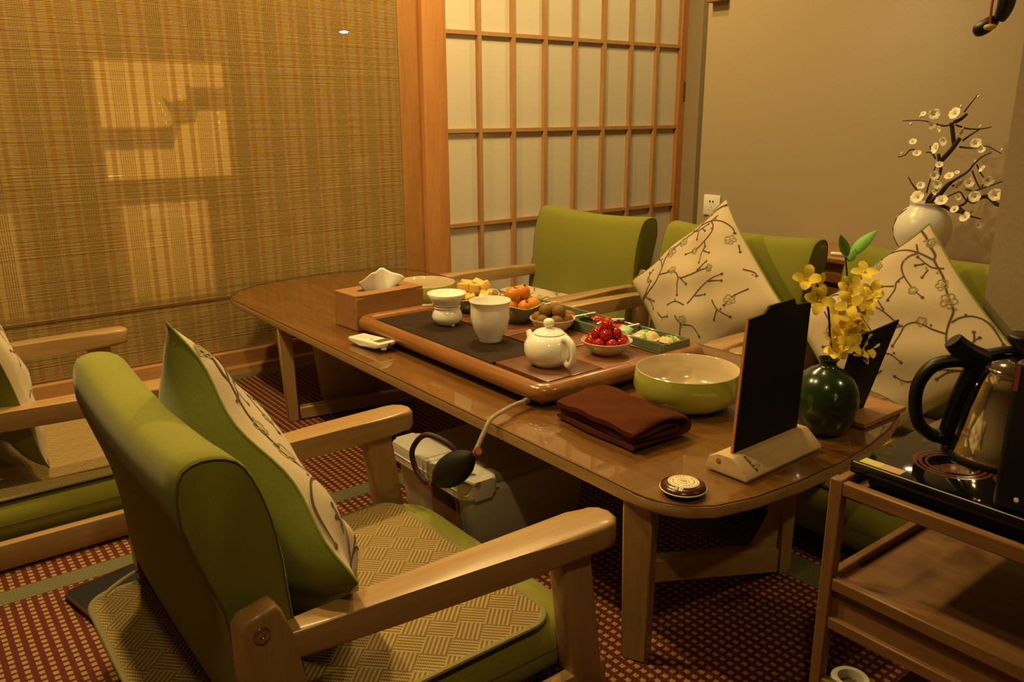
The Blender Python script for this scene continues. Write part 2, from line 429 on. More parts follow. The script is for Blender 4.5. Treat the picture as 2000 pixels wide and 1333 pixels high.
def reed(name):
    # bamboo reeds: banded along the width where the warp is dense
    t = NT(name); x, y, z = t.xyz(t.coord())
    u = t.math('MODULO', t.math('ADD', x, 2.8 + 0.40 - 0.523), 0.140)
    b1 = t.math('LESS_THAN', t.math('ABSOLUTE', t.math('SUBTRACT', u, 0.0085)), 0.0085)
    b2 = t.math('LESS_THAN', t.math('ABSOLUTE', t.math('SUBTRACT', u, 0.0555)), 0.0085)
    band = t.math('MAXIMUM', b1, b2)
    zi = t.math('FLOOR', t.math('DIVIDE', z, 0.0053))
    wn = t.n('ShaderNodeTexWhiteNoise', noise_dimensions='1D'); t.l(zi, wn.inputs['W'])
    cx = t.n('ShaderNodeCombineXYZ'); t.l(t.math('MULTIPLY', x, 6), cx.inputs[0]); t.l(t.math('MULTIPLY', zi, 3.7), cx.inputs[2])
    nz = t.noise(cx.outputs[0], 1.0, 3)
    f = t.math('ADD', t.math('MULTIPLY', wn.outputs[0], 0.35), t.math('MULTIPLY', nz, 0.65))
    base = t.mix(f, (0.55, 0.375, 0.145), (0.63, 0.445, 0.185))
    dark = t.mix(f, (0.43, 0.245, 0.078), (0.49, 0.29, 0.10))
    col = t.mix(band, base, dark)
    t.color(col).set(Roughness=0.55, Specular_IOR_Level=0.35)
    tl = t.n('ShaderNodeBsdfTranslucent'); t.l(col, tl.inputs[0])
    mx = t.n('ShaderNodeMixShader'); t.l(t.math('MULTIPLY', t.math('SUBTRACT', 1.0, t.math('MULTIPLY', band, 0.45)), 0.34), mx.inputs[0])
    t.l(t.b.outputs[0], mx.inputs[1]); t.l(tl.outputs[0], mx.inputs[2]); t.l(mx.outputs[0], t.out.inputs[0])
    return t.m
M['reed'] = reed('blind_reed')
M['warp'] = plain('blind_warp_thread', (0.48, 0.32, 0.115), 0.9)

# ------------------------------------------------------------------ room
YB = 3.20           # wall of the blind
XR = 2.85           # right wall
CH = 2.40
struct('floor', box(-2.2, 4.1, -1.9, 5.0, -0.06, -0.006), plain('subfloor', (0.10, 0.03, 0.015), 0.8))
struct('ceiling', box(-2.2, 4.1, -1.9, 5.0, CH, CH + 0.06), M['ceil'])
struct('wall_left', box(-2.26, -2.2, -1.9, 5.0, 0, CH), M['wallp'])
struct('wall_front', box(-2.2, 4.1, -1.96, -1.9, 0, CH), M['wallp'])
struct('wall_right', box(XR, XR + 0.08, -1.9, 2.35, 0, CH), M['wallp'])
struct('wall_alcove', box(4.04, 4.1, -1.9, 3.6, 0, CH), M['wallp'])
struct('wall_back', box(3.84, 4.04, 3.2, 3.5, 0, CH), M['wallp'])
struct('wall_column', box(2.26, XR, 0.62, 0.90, 0, CH), M['wallp'])
struct('wall_corridor', box(-2.2, 4.1, 4.8, 4.86, 0, CH), M['ceil'])
struct('wall_header', box(-2.2, 4.04, 3.2, 3.42, 1.98, CH), M['wallp'])
struct('wall_side', box(-2.2, -1.20, YB - 0.02, 3.3, 0, 1.98), M['wallp'])
# post between window and shoji
struct('trim_1', prism(rrect(1.985, 2.108, YB - 0.03, YB + 0.10, 0.004, 2), 0.0, 1.98), M['frame'])
# ledge and skirting under the blind
o = struct('baseboard_back', prism([(3.13, 0.0), (3.20, 0.0), (3.20, 0.083), (3.165, 0.083), (3.163, 0.030), (3.135, 0.026)], -1.2, 1.985, axis='x'), M['framex'])
# window: glass pane in front of a woven reed blind
win = struct('window_1', box(-1.20, 1.985, YB + 0.045, YB + 0.065, 0.083, 0.105), M['framex'])
mk('frame_top', box(-1.20, 1.985, YB - 0.01, YB + 0.05, 1.93, 1.98), M['framex'], win)
mk('frame_post', box(1.888, 1.985, YB + 0.008, YB + 0.08, 0.105, 1.93), M['frame'], win)
mk('frame_post', box(-1.2, -1.12, YB + 0.030, YB + 0.08, 0.105, 1.93), M['frame'], win)
mk('glass_pane', box(-1.19, 1.982, YB - 0.006, YB - 0.002, 0.085, 1.93), M['glass'], win, ang=None)

bl = thing('reed_blind', 'tan woven reed blind hanging behind the glass of the wide window', 'blind', (0.40, YB + 0.014, 0.09))
vs, fs = [], []
z = 0.0
while z < 1.84:
    h = 0.00505 + random.uniform(-0.00025, 0.00022); dy = random.uniform(-0.0006, 0.0006)
    sg = 6
    x0, x1 = -1.55, 1.488
    base = len(vs)
    for k in range(sg + 1):       # split reeds: a shallow arched shell each
        xx = x0 + (x1 - x0) * k / sg; zz = z + random.uniform(-0.00022, 0.00022)
        vs += [(xx, dy + 0.0008, zz), (xx, dy - 0.0010, zz + h * 0.3), (xx, dy - 0.0010, zz + h * 0.7), (xx, dy + 0.0008, zz + h)]
    for k in range(sg):
        a = base + k * 4; b_ = a + 4
        for q in range(3): fs.append((a + q, b_ + q, b_ + q + 1, a + q + 1))
    z += 0.0053
r_ = mk('reeds', (vs, fs), M['reed'], bl, kind='stuff', ang=20)
r_.location = (0, 0, 0)
# the reed shader works in room coordinates along x: shift so x=0 is the room's zero
vs, fs = [], []
k = -1.55
x = -1.50
while x < 1.48:
    u = (x + 0.40 + 2.8 - 0.523) % 0.140
    if 0.078 < u < 0.128 or (x * 997) % 1 < 0.0:
        b0 = len(vs)
        vs += [(x, -0.0034, 0), (x + 0.0007, -0.0034, 0), (x + 0.0007, -0.0034, 1.84), (x, -0.0034, 1.84), (x, 0.0034, 0), (x + 0.0007, 0.0034, 0), (x + 0.0007, 0.0034, 1.84), (x, 0.0034, 1.84)]
        fs += [(b0, b0 + 1, b0 + 2, b0 + 3), (b0 + 4, b0 + 7, b0 + 6, b0 + 5), (b0, b0 + 3, b0 + 7, b0 + 4), (b0 + 1, b0 + 5, b0 + 6, b0 + 2)]
    x += 0.0074
mk('warp_threads', (vs, fs), M['warp'], bl, kind='stuff', ang=None)
mk('bottom_rail', box(-1.55, 1.488, -0.004, 0.004, -0.004, 0.0, 0.001, 1), M['framex'], bl)
mk('binding_tape', box(-1.55, 1.488, -0.0042, -0.0036, 0.205, 0.212), plain('dark_tape', (0.20, 0.09, 0.03), 0.8), bl)

# boards added close behind the blind, cut to shape the backlight into patches
fr = thing('backlight_boards', 'boards added to shape the backlight, with a stepped shelf seen as silhouette behind the blind', 'partition', (0, YB + 0.055, 0))
wd = M['frame']
mk('rail', box(-1.2, 1.9, 0, 0.03, 0.71, 0.785), wd, fr)
mk('rail', box(-1.2, 1.9, 0, 0.03, 0.105, 0.36), wd, fr)
mk('backlight_blocker', box(1.12, 1.9, 0, 0.03, 0.785, 1.9), wd, fr)
mk('backlight_blocker', box(1.02, 1.9, 0, 0.03, 0.36, 0.71), wd, fr)
mk('backlight_blocker', box(-1.2, 0.40, 0, 0.03, 0.785, 0.92), wd, fr)
mk('top_blocker', box(-1.2, 1.12, 0, 0.03, 1.17, 1.9), wd, fr)
mk('centre_blocker', box(0.42, 0.70, 0, 0.03, 1.00, 1.17), wd, fr)
mk('backlight_blocker', box(0.42, 0.70, 0, 0.03, 0.785, 1.00), wd, fr)
mk('backlight_blocker', box(0.42, 0.72, 0, 0.03, 0.36, 0.71), wd, fr)
mk('stepped_shelf', prism([(0.903, 1.051), (0.926, 0.997), (0.926, 0.964), (0.914, 0.957), (0.70, 0.957), (0.70, 0.886), (0.917, 0.885), (0.948, 0.964), (1.0, 0.969), (1.01, 1.011), (1.12, 1.011), (1.12, 1.086), (1.001, 1.084), (0.985, 1.093), (0.988, 1.048), (0.92, 1.038)], 0.0, 0.03, axis='y'), wd, fr)

# shoji door
SY = YB + 0.13

k = (SY) / 3.25
xs = [2.328 * k + 0.198 * k * i - 0.0 for i in range(-1, 7)]
zs = [0.055 - 0.02, 0.487, 0.921, 1.350, 1.78]
zs = [1 - (1 - q) * k for q in zs]
xe = 3.696 * k
dr = struct('door_1', box(xe, xe + 0.085, SY - 0.028, SY + 0.012, 0.02, 1.97, 0.003, 1), M['frame'])
mk('stile', box(2.05, 2.10, SY - 0.028, SY + 0.012, 0.02, 1.97, 0.003, 1), M['frame'], dr)
mk('bottom_rail', box(2.10, xe, SY - 0.028, SY + 0.012, 0.0, 0.03, 0.003, 1), M['framex'], dr)
mk('top_rail', box(2.10, xe, SY - 0.028, SY + 0.012, 1.90, 1.97, 0.003, 1), M['framex'], dr)
for xx in xs:
    if xx > 2.1: mk('lath', box(xx - 0.010, xx + 0.010, SY - 0.024, SY, 0.03, 1.90), M['lath'], dr)
for zz in zs[1:]: mk('cross_lath', box(2.10, xe, SY - 0.020, SY, zz - 0.009, zz + 0.009), M['lath'], dr)
edges = [2.10] + [q for q in xs if q > 2.1] + [xe]
zed = [0.03] + zs[1:] + [1.90]
for a in range(len(edges) - 1):
    for b_ in range(len(zed) - 1):
        mk('paper_pane', box(edges[a], edges[a + 1], SY, SY + 0.004, zed[b_], zed[b_ + 1]), M['shoji'], dr, ang=None)
mk('door_pull', box(xe + 0.035, xe + 0.05, SY - 0.0295, SY - 0.02, 1.06, 1.17), plain('dark_recess', (0.16, 0.05, 0.015), 0.6), dr)
struct('trim_2', box(xe + 0.085, 3.95, SY - 0.10, SY + 0.03, 0, 1.98), plain('painted_jamb', (0.56, 0.52, 0.42), 0.8))
# wall fittings
so = thing('wall_socket', 'white square wall socket beside the shoji door', 'socket', (XR, 2.27, 0.617))
mk('plate', box(-0.008, 0, -0.043, 0.043, -0.043, 0.043, 0.003, 2), M['white'], so)
for dy, dz in ((0.008, 0.016), (-0.008, 0.016)): mk('pin_hole', box(-0.0092, -0.0075, dy - 0.003, dy + 0.003, dz - 0.004, dz + 0.004), M['black'], so)
for dy, dz in ((0.0, -0.006), (0.010, -0.02), (-0.010, -0.02)): mk('earth_slot', box(-0.0090, -0.0075, dy - 0.0015, dy + 0.0015, dz - 0.004, dz + 0.004), M['grey'], so)
tag(mk('picture_ledge', box(XR - 0.04, XR, 2.25, 2.33, 1.425, 1.49, 0.003, 1), plain('dark_wood_block', (0.22, 0.10, 0.03), 0.6)), 'small dark wooden block high on the beige wall above the socket', 'bracket')
pl = thing('pendant_bulb', 'small bare pendant bulb hanging near the beige wall, mirrored in the window glass', 'lamp', (2.528, 1.440, 1.489))
t = NT('bulb_glow'); t.color((1, 0.9, 0.7)); t.set(Emission_Strength=130.0); t.b.inputs['Emission Color'].default_value = (1.0, 0.80, 0.45, 1)
mk('bulb', ico(0.014, 3, (2.0, 2.0, 0.6)), t.m, pl)
mk('socket', lathe([(0, 0.006), (0.010, 0.006), (0.012, 0.03), (0.004, 0.036), (0, 0.036)], 16), M['black'], pl)
mk('flex', tube([(0, 0, 0.034), (0, 0, CH - 1.489)], 0.002, 6), M['black'], pl)
# hanging gourd ornament
og = thing('hanging_gourd', 'black hanging ornament with red cord high on the right wall', 'ornament', (2.45, 1.045, 1.17))
gp = smooth_path([(0, 0.0, 0.06), (0, -0.012, 0.10), (0, -0.012, 0.15), (0, -0.004, 0.19)], 6)
mk('upper_pod', tube(gp, lambda q: 0.022 * (math.sin(math.pi * min(max(q * 0.9 + 0.08, 0), 1)) ** 0.45), 12), M['black'], og)
gp = smooth_path([(0, 0.058, 0.036), (0, 0.034, 0.048), (0, 0.006, 0.066)], 6)
mk('lower_pod', tube(gp, lambda q: 0.020 * (math.sin(math.pi * min(max(q * 0.8 + 0.12, 0), 1)) ** 0.5), 12), M['black'], og)
mk('cord', tube(smooth_path([(-0.02, 0.012, 0.05), (-0.026, 0.012, 0.10), (-0.024, 0.006, 0.16), (-0.01, 0.0, 0.30), (0.0, 0.0, 1.23)], 6), 0.0035, 6), plain('red_cord', (0.30, 0.06, 0.02), 0.8), og)
mk('tassel_knot', ico(0.012, 2, (1, 1.4, 0.7), (-0.02, 0.012, 0.045)), plain('gold_thread', (0.45, 0.28, 0.08), 0.5), og)

# ------------------------------------------------------------------ floor mats
def floormat(name, x0, x1, y0, y1, label, bx=None):
    o = thing(name, label, 'mat', (0, 0, 0))
    mk('weave', box(x0, x1, y0, y1, -0.006, 0.0), M['weave'], o, ang=None)
    for (a, b_, c, d, mat) in bx:
        mk('brocade_border', box(a, b_, c, d, -0.002, 0.0012), mat, o, ang=None)
    return o
floormat('woven_mat', -1.2, 1.49, -1.2, 1.866, 'large red and tan woven floor mat under the near half of the table', [(-1.2, 1.49, 1.866, 1.925, M['brocx']), (1.49, 1.535, -1.2, 1.866, M['brocy'])])
floormat('woven_mat', -1.2, 1.49, 1.925, 3.075, 'red and tan woven floor mat running up to the ledge below the blind', [(-1.2, 1.49, 3.075, 3.13, M['brocx']), (1.49, 1.535, 1.925, 3.13, M['brocy'])])
floormat('woven_mat', 1.58, 2.85, -1.2, 3.13, 'shadowed woven floor mat under the chairs by the beige wall', [(1.535, 1.58, -1.2, 3.13, M['brocy'])])

# ------------------------------------------------------------------ table
TT = 0.355
tb = thing('tea_table', 'long low wooden tea table with rounded ends and a glass top', 'table', (0, 0, 0))
def table_outline(inset):
    k = 1 / 1.1
    near = [(1.085, 1.093), (1.084, 1.029), (1.086, 0.984), (1.098, 0.942), (1.122, 0.907), (1.165, 0.876), (1.256, 0.852), (1.378, 0.842), (1.529, 0.841), (1.671, 0.852), (1.796, 0.875), (1.905, 0.909), (1.975, 0.951), (2.010, 1.02), (2.020, 1.10), (2.022, 1.59), (2.026, 2.25), (2.022, 2.70), (2.015, 3.10), (2.005, 3.25), (1.96, 3.37), (1.86, 3.44), (1.709, 3.480), (1.55, 3.485), (1.40, 3.465), (1.268, 3.429), (1.163, 3.36), (1.105, 3.29), (1.086, 3.20), (1.086, 2.16)]
    cx, cy = 1.555, 2.16
    pts = [(x * k, y * k) for x, y in near]
    # inward offset
    n = len(pts); out = []
    for i in range(n):
        a = Vector(pts[i - 1]); b_ = Vector(pts[(i + 1) % n]); d = (b_ - a).normalized(); nn = Vector((-d.y, d.x))
        p = Vector(pts[i]) + nn * inset; out.append((p.x, p.y))
    return out
mk('tabletop', prism(table_outline(0.0), 0.327, 0.3495, 0.004, 2), M['tedge'], tb)
mk('veneer_surface', prism(table_outline(0.004), 0.3494, 0.3502), M['table'], tb)
mk('glass_top', prism(table_outline(0.003), 0.3508, TT), M['tglass'], tb, ang=30)
mk('painted_edge', tube([(p[0], p[1], 0.3512) for p in table_outline(0.0015)], 0.0013, 6, True), plain('dark_gap', (0.05, 0.018, 0.006), 0.5), tb)  # dark line painted in for the shadow gap below the glass
# legs (two splayed end frames)
def leg(x0, y0, x1, y1, w0, w1, d0, d1, rz, z0=0.0, z1=0.327):
    c, s = math.cos(rz), math.sin(rz)
    def q(cx, cy, w, d, z):
        return [(cx + a * w * c - b_ * d * s, cy + a * w * s + b_ * d * c, z) for a, b_ in ((-.5, -.5), (.5, -.5), (.5, .5), (-.5, .5))]
    return hexa(q(x0, y0, w0, d0, z0) + q(x1, y1, w1, d1, z1), 0.003, 1)
mk('leg', leg(1.016, 0.926, 1.020, 0.932, 0.036, 0.046, 0.049, 0.056, R(25)), M['beechz'], tb)
mk('leg', leg(1.492, 0.945, 1.500, 0.952, 0.046, 0.052, 0.04, 0.044, 0.0), M['beechz'], tb)
mk('leg', leg(1.022, 2.525, 1.016, 2.535, 0.036, 0.046, 0.046, 0.054, R(-15)), M['beechz'], tb)
mk('leg', leg(1.42, 2.46, 1.70, 2.50, 0.05, 0.055, 0.04, 0.044, 0.0, 0.0), M['beechz'], tb)
mk('stretcher', hexa([(1.03, 0.915, 0.155), (1.49, 0.93, 0.0), (1.49, 0.965, 0.0), (1.03, 0.95, 0.155), (1.03, 0.915, 0.200), (1.49, 0.93, 0.058), (1.49, 0.965, 0.058), (1.03, 0.95, 0.200)], 0.002, 1), M['beech'], tb)
mk('corner_brace', prism([(1.40, 0.082), (1.475, 0.058), (1.475, 0.16)], 0.935, 0.960, axis='y'), M['beech'], tb)
mk('stretcher', hexa([(1.04, 2.50, 0.004), (1.42, 2.44, 0.004), (1.42, 2.475, 0.004), (1.04, 2.535, 0.004), (1.04, 2.50, 0.045), (1.42, 2.44, 0.045), (1.42, 2.475, 0.045), (1.04, 2.535, 0.045)], 0.002, 1), M['beech'], tb)

# ------------------------------------------------------------------ chairs
def arm_mesh(side, dx=0.0):
    # side -1 = chair's right (near, -y), +1 mirrored; local coords
    pr = [(-0.262, -0.322), (-0.262, -0.285), (-0.10, -0.287), (0.10, -0.290), (0.25, -0.292), (0.297, -0.296), (0.312, -0.308), (0.318, -0.330), (0.312, -0.352), (0.294, -0.368), (0.27, -0.371), (0.10, -0.356), (-0.10, -0.336)]
    pr = [(a + dx if a > 0.2 else a, b_) for a, b_ in pr]
    if side > 0: pr = [(a, -b_) for a, b_ in pr][::-1]
    return prism(pr, 0.299, 0.345, 0.009, 3)
def rear_leg(side):
    y0, y1 = (-0.342, -0.306) if side < 0 else (0.306, 0.342)
    k = -0.016 if side < 0 else 0.0     # the near post is planed a little deeper than the far one
    pr = [(-0.300, 0.0), (-0.245, 0.0), (-0.238, 0.16), (-0.246, 0.28), (-0.260, 0.36), (-0.270, 0.394), (-0.278, 0.404), (-0.304 + k, 0.396), (-0.312 + k, 0.384), (-0.311 + k, 0.30), (-0.306 + k, 0.16)]
    return prism(pr, y0, y1, 0.006, 3, axis='y')
def front_leg(side, dx=0.0):
    y0, y1 = (-0.352, -0.308) if side < 0 else (0.308, 0.352)
    b = hexa([(0.232, y0, 0), (0.298, y0, 0), (0.298, y1, 0), (0.232, y1, 0), (0.192, y0, 0.303), (0.256, y0, 0.303), (0.256, y1, 0.303), (0.192, y1, 0.303)], 0.008, 2)
    for v in b.verts: v.co.x += dx
    return b
def back_cushion(hw=0.292):
    # closed profile (x,z), swept along y with rounded ends
    prof = []
    front = [(-0.210, 0.165), (-0.230, 0.24), (-0.240, 0.35), (-0.247, 0.44), (-0.262, 0.515), (-0.280, 0.566)]
    top = [(-0.298, 0.593), (-0.326, 0.604), (-0.354, 0.602), (-0.371, 0.584)]
    rear = [(-0.374, 0.53), (-0.356, 0.46), (-0.337, 0.39), (-0.325, 0.31), (-0.317, 0.23), (-0.306, 0.165)]
    bot = [(-0.270, 0.152), (-0.225, 0.152)]
    prof = front + top + rear + bot
    sm = []
    pv = [Vector((a, b_, 0)) for a, b_ in prof]
    n = len(pv)
    for i in range(n):
        p0, p1, p2, p3 = pv[i - 1], pv[i], pv[(i + 1) % n], pv[(i + 2) % n]
        for t_ in (0, 0.5): sm.append(0.5 * ((2 * p1) + (p2 - p0) * t_ + (2 * p0 - 5 * p1 + 4 * p2 - p3) * t_ * t_ + (3 * p1 - p0 - 3 * p2 + p3) * t_ ** 3))
    cx = sum(v.x for v in sm) / len(sm); cz = sum(v.y for v in sm) / len(sm)
    st = []
    for j in range(17):
        y = -1 + 2 * j / 16; st.append((y * (hw - 0.010), 0.0))
    st = [(-hw, 0.006), (-hw + 0.004, 0.0015)] + st[1:-1] + [(hw - 0.004, 0.0015), (hw, 0.006)]
    b = bmesh.new(); rings = []
    for y, ins in st:
        bow = 0.004 * (y / hw) ** 2
        ring = []
        for v in sm:
            dx, dz = v.x - cx, v.y - cz; L = math.hypot(dx, dz)
            f = (L - ins) / L
            zz = cz + dz * f
            # the head roll sags a little towards the middle
            zz -= 0.016 * (1 - (y / hw) ** 2) * max(0.0, (zz - 0.35) / 0.25)
            ring.append(b.verts.new((cx + dx * f + bow, y, zz)))
        rings.append(ring)
    k = len(sm)
    for a in range(len(rings) - 1):
        for i in range(k): b.faces.new((rings[a][i], rings[a][(i + 1) % k], rings[a + 1][(i + 1) % k], rings[a + 1][i]))
    b.faces.new(rings[0][::-1]); b.faces.new(rings[-1])
    bmesh.ops.recalc_face_normals(b, faces=b.faces)
    loops = []
    for y in (-hw, hw):
        loops.append([(cx + (v.x - cx) * (1 - 0.006 / math.hypot(v.x - cx, v.y - cz)) + 0.004, y, cz + (v.y - cz) * (1 - 0.006 / math.hypot(v.x - cx, v.y - cz))) for v in sm])
    return b, loops
def seat_cushion(hw, x0=-0.34, x1=0.292, z0=0.030, z1=0.145):
    out = rrect(x0, x1, -hw, hw, 0.075, 8)
    b = bmesh.new(); rings = []
    for ins, z in ((0.035, z0), (0.010, z0 + 0.012), (0.0, z0 + 0.04), (0.0, z1 - 0.045), (0.008, z1 - 0.018), (0.028, z1 - 0.003), (0.06, z1)):
        kx = 1 - ins * 2 / (x1 - x0); ky = 1 - ins / hw; cx = (x0 + x1) / 2
        rings.append([b.verts.new((cx + (p[0] - cx) * kx, p[1] * ky, z)) for p in out])
    k = len(out)
    for a in range(len(rings) - 1):
        for i in range(k): b.faces.new((rings[a][i], rings[a][(i + 1) % k], rings[a + 1][(i + 1) % k], rings[a + 1][i]))
    b.faces.new(rings[0][::-1]); b.faces.new(rings[-1])
    bmesh.ops.recalc_face_normals(b, faces=b.faces)
    cx = (x0 + x1) / 2; seam = [(cx + (p[0] - cx) * 1.001, p[1] * 1.001, z1 - 0.05) for p in out]
    return b, seam
def make_chair(label, loc, rz, seat_hw=0.300, rail_y=0.325, group=None, dx=0.0, seat_x1=0.310, back_hw=0.292):
    t_ = thing('armchair', label, 'chair', loc, rz, group)
    bk, loops = back_cushion(back_hw)
    bo = mk('backrest', bk, M['green'], t_, ang=50)
    for lp in loops: mk('seam', tube(lp, 0.0016, 5, True), M['thread'], bo)
    sc, seam = seat_cushion(seat_hw, -0.34, seat_x1)
    so_ = mk('seat', sc, M['green'], t_, ang=50)
    mk('seam', tube(seam, 0.0013, 5, True), M['thread'], so_)
    for s in (-1, 1):
        mk('armrest', arm_mesh(s, dx), M['beech'], t_, ang=50)
        mk('leg', front_leg(s, dx), M['beechz'], t_, ang=50)
        rl = mk('leg', rear_leg(s), M['beechz'], t_, ang=50)
        yb = s * 0.3425
        b = lathe([(0.0, 0.0012), (0.0035, 0.0012), (0.004, 0.0030), (0.006, 0.0032), (0.009, 0.0030), (0.0105, 0.0022), (0.011, 0.0), (0.0, 0.0)], 20)
        mk('bolt', b, M['bolt'], rl, loc=(-0.300, yb, 0.372), rot=(R(-90 * s), 0, 0))
        y0, y1 = sorted((s * rail_y, s * (rail_y + 0.026)))
        mk('side_rail', box(-0.31, 0.30 + dx, y0, y1, 0.006, 0.068, 0.004, 2), M['beech'], t_)
    return t_
ch0 = make_chair('green upholstered armchair with wooden arms in the foreground, back to the camera', (0.60, 1.24, 0), 0, group='low green armchairs around the tea table')
chL = make_chair('green low armchair by the blind at the far left, seen behind the front chair', (0.275, 2.44, 0), 0.0, 0.385, 0.402, 'low green armchairs around the tea table')
GA = 'low green armchairs around the tea table'
chA = make_chair('empty green armchair in front of the shoji door with its backrest fully in view', (2.09, 2.535, 0), math.pi, group=GA, dx=-0.072, back_hw=0.312)
chB = dup(chA, (2.09, 1.79, 0), math.pi, 'green armchair holding a tall blossom-print pillow, below the wall socket', GA)
chC = make_chair('green armchair partly hidden by the wall column, below the plum blossom vase', (2.09, 1.045, 0), math.pi, group=GA, dx=-0.09, seat_x1=0.46, back_hw=0.312)

# seat mats
def seat_mat(label, loc, rz, hw=0.285, tie=True):
    o = thing('seat_mat', label, 'seat mat', loc, rz, 'woven seat mats on the armchairs')
    x0, x1 = -0.405, 0.232
    out = rrect(x0, x1, -hw, hw, 0.05, 7)
    def rear(p): return p
    mk('woven_panel', prism(out, 0.0005, 0.0065), M['basket'], o)
    mk('edge_binding', tube([(p[0], p[1], 0.0042) for p in out], 0.0058, 8, True, flat=0.7), M['binding'], o)
    if tie:
        for s in (-1, 1):
            mk('tie', tube(smooth_path([(x0 + 0.02, s * (hw - 0.02), 0.004), (x0 + 0.05, s * (hw + 0.004), 0.010), (x0 + 0.10, s * (hw + 0.010), 0.022), (x0 + 0.13, s * (hw - 0.01), 0.006)], 5), 0.0045, 6, flat=0.6), M['binding'], o)
    return o
sm0 = seat_mat('straw-coloured basket-weave seat mat on the foreground armchair', (0.60, 1.235, 0.145), 0)
seat_mat('straw-coloured seat mat on the far left armchair', (0.292, 2.42, 0.145), 0, 0.345, False)
for (x_, y_, lb) in ((2.09, 2.535, 'seat mat on the armchair in front of the shoji door'), (2.09, 1.79, 'seat mat under the tall blossom-print pillow'), (1.905, 1.045, 'seat mat on the armchair beside the wall column')):
    dup(sm0, (x_, y_, 0.145), math.pi, lb)

# ------------------------------------------------------------------ pillows
PXS = [[(1380, 80), (1330, 110), (1290, 150), (1240, 190), (1225, 230), (1150, 300), (1110, 360), (1060, 430), (1030, 480), (1030, 560), (1025, 620), (1000, 690), (920, 770), (840, 840)],
    [(1225, 225), (1330, 215), (1410, 230), (1480, 280), (1510, 330)], [(1330, 220), (1365, 260), (1375, 320), (1340, 380), (1260, 440), (1195, 470)],
    [(1335, 385), (1350, 440), (1335, 490), (1340, 570)], [(1350, 470), (1410, 500)], [(1025, 630), (1100, 635), (1170, 630), (1215, 680), (1220, 750), (1230, 835)],
    [(1225, 685), (1280, 745)], [(1235, 695), (1340, 650), (1440, 635)], [(1340, 640), (1415, 575)], [(1020, 550), (990, 500), (940, 460), (880, 470), (800, 560)],
    [(850, 820), (900, 760), (940, 670)], [(890, 800), (960, 850), (1000, 920)], [(895, 805), (1000, 855)], [(1320, 915), (1360, 830), (1400, 780), (1460, 740), (1545, 690)],
    [(1360, 850), (1440, 845)], [(1300, 925), (1230, 890), (1165, 910)], [(890, 660), (900, 620), (885, 575)], [(895, 610), (915, 555)], [(1165, 250), (1230, 270), (1320, 240)],
    [(1240, 290), (1250, 350)], [(1270, 265), (1310, 295)], [(1460, 745), (1550, 745)], [(1640, 640), (1700, 660), (1720, 690)], [(1360, 170), (1330, 215)], [(1560, 430), (1585, 490)],
    [(1510, 900), (1560, 980), (1640, 1040)], [(1560, 980), (1540, 1060)], [(1700, 800), (1640, 860), (1600, 950)], [(1250, 1010), (1300, 1080), (1380, 1100), (1430, 1180)], [(1300, 1080), (1290, 1160)], [(1060, 960), (1120, 1010), (1180, 1010)]]
FLW = [(1070, 430, 42), (1135, 350, 32), (1505, 390, 32), (1155, 615, 26), (1450, 635, 26), (910, 660, 16), (1255, 450, 22), (1290, 130, 26), (820, 850, 40), (1620, 900, 34), (1310, 1050, 30)]
def topq(p):
    X, Y = 1020 + p[0] / 3.3333, 380 + p[1] / 3.3333
    dx, dy = X - 1425, Y - 388
    # solve dx,dy = a*(-193,177) + b*(165,272)
    det = -193 * 272 - 165 * 177
    a = (dx * 272 - 165 * dy) / det; b_ = (-193 * dy - 177 * dx) / det
    return (1 - 2 * a, 1 - 2 * b_)
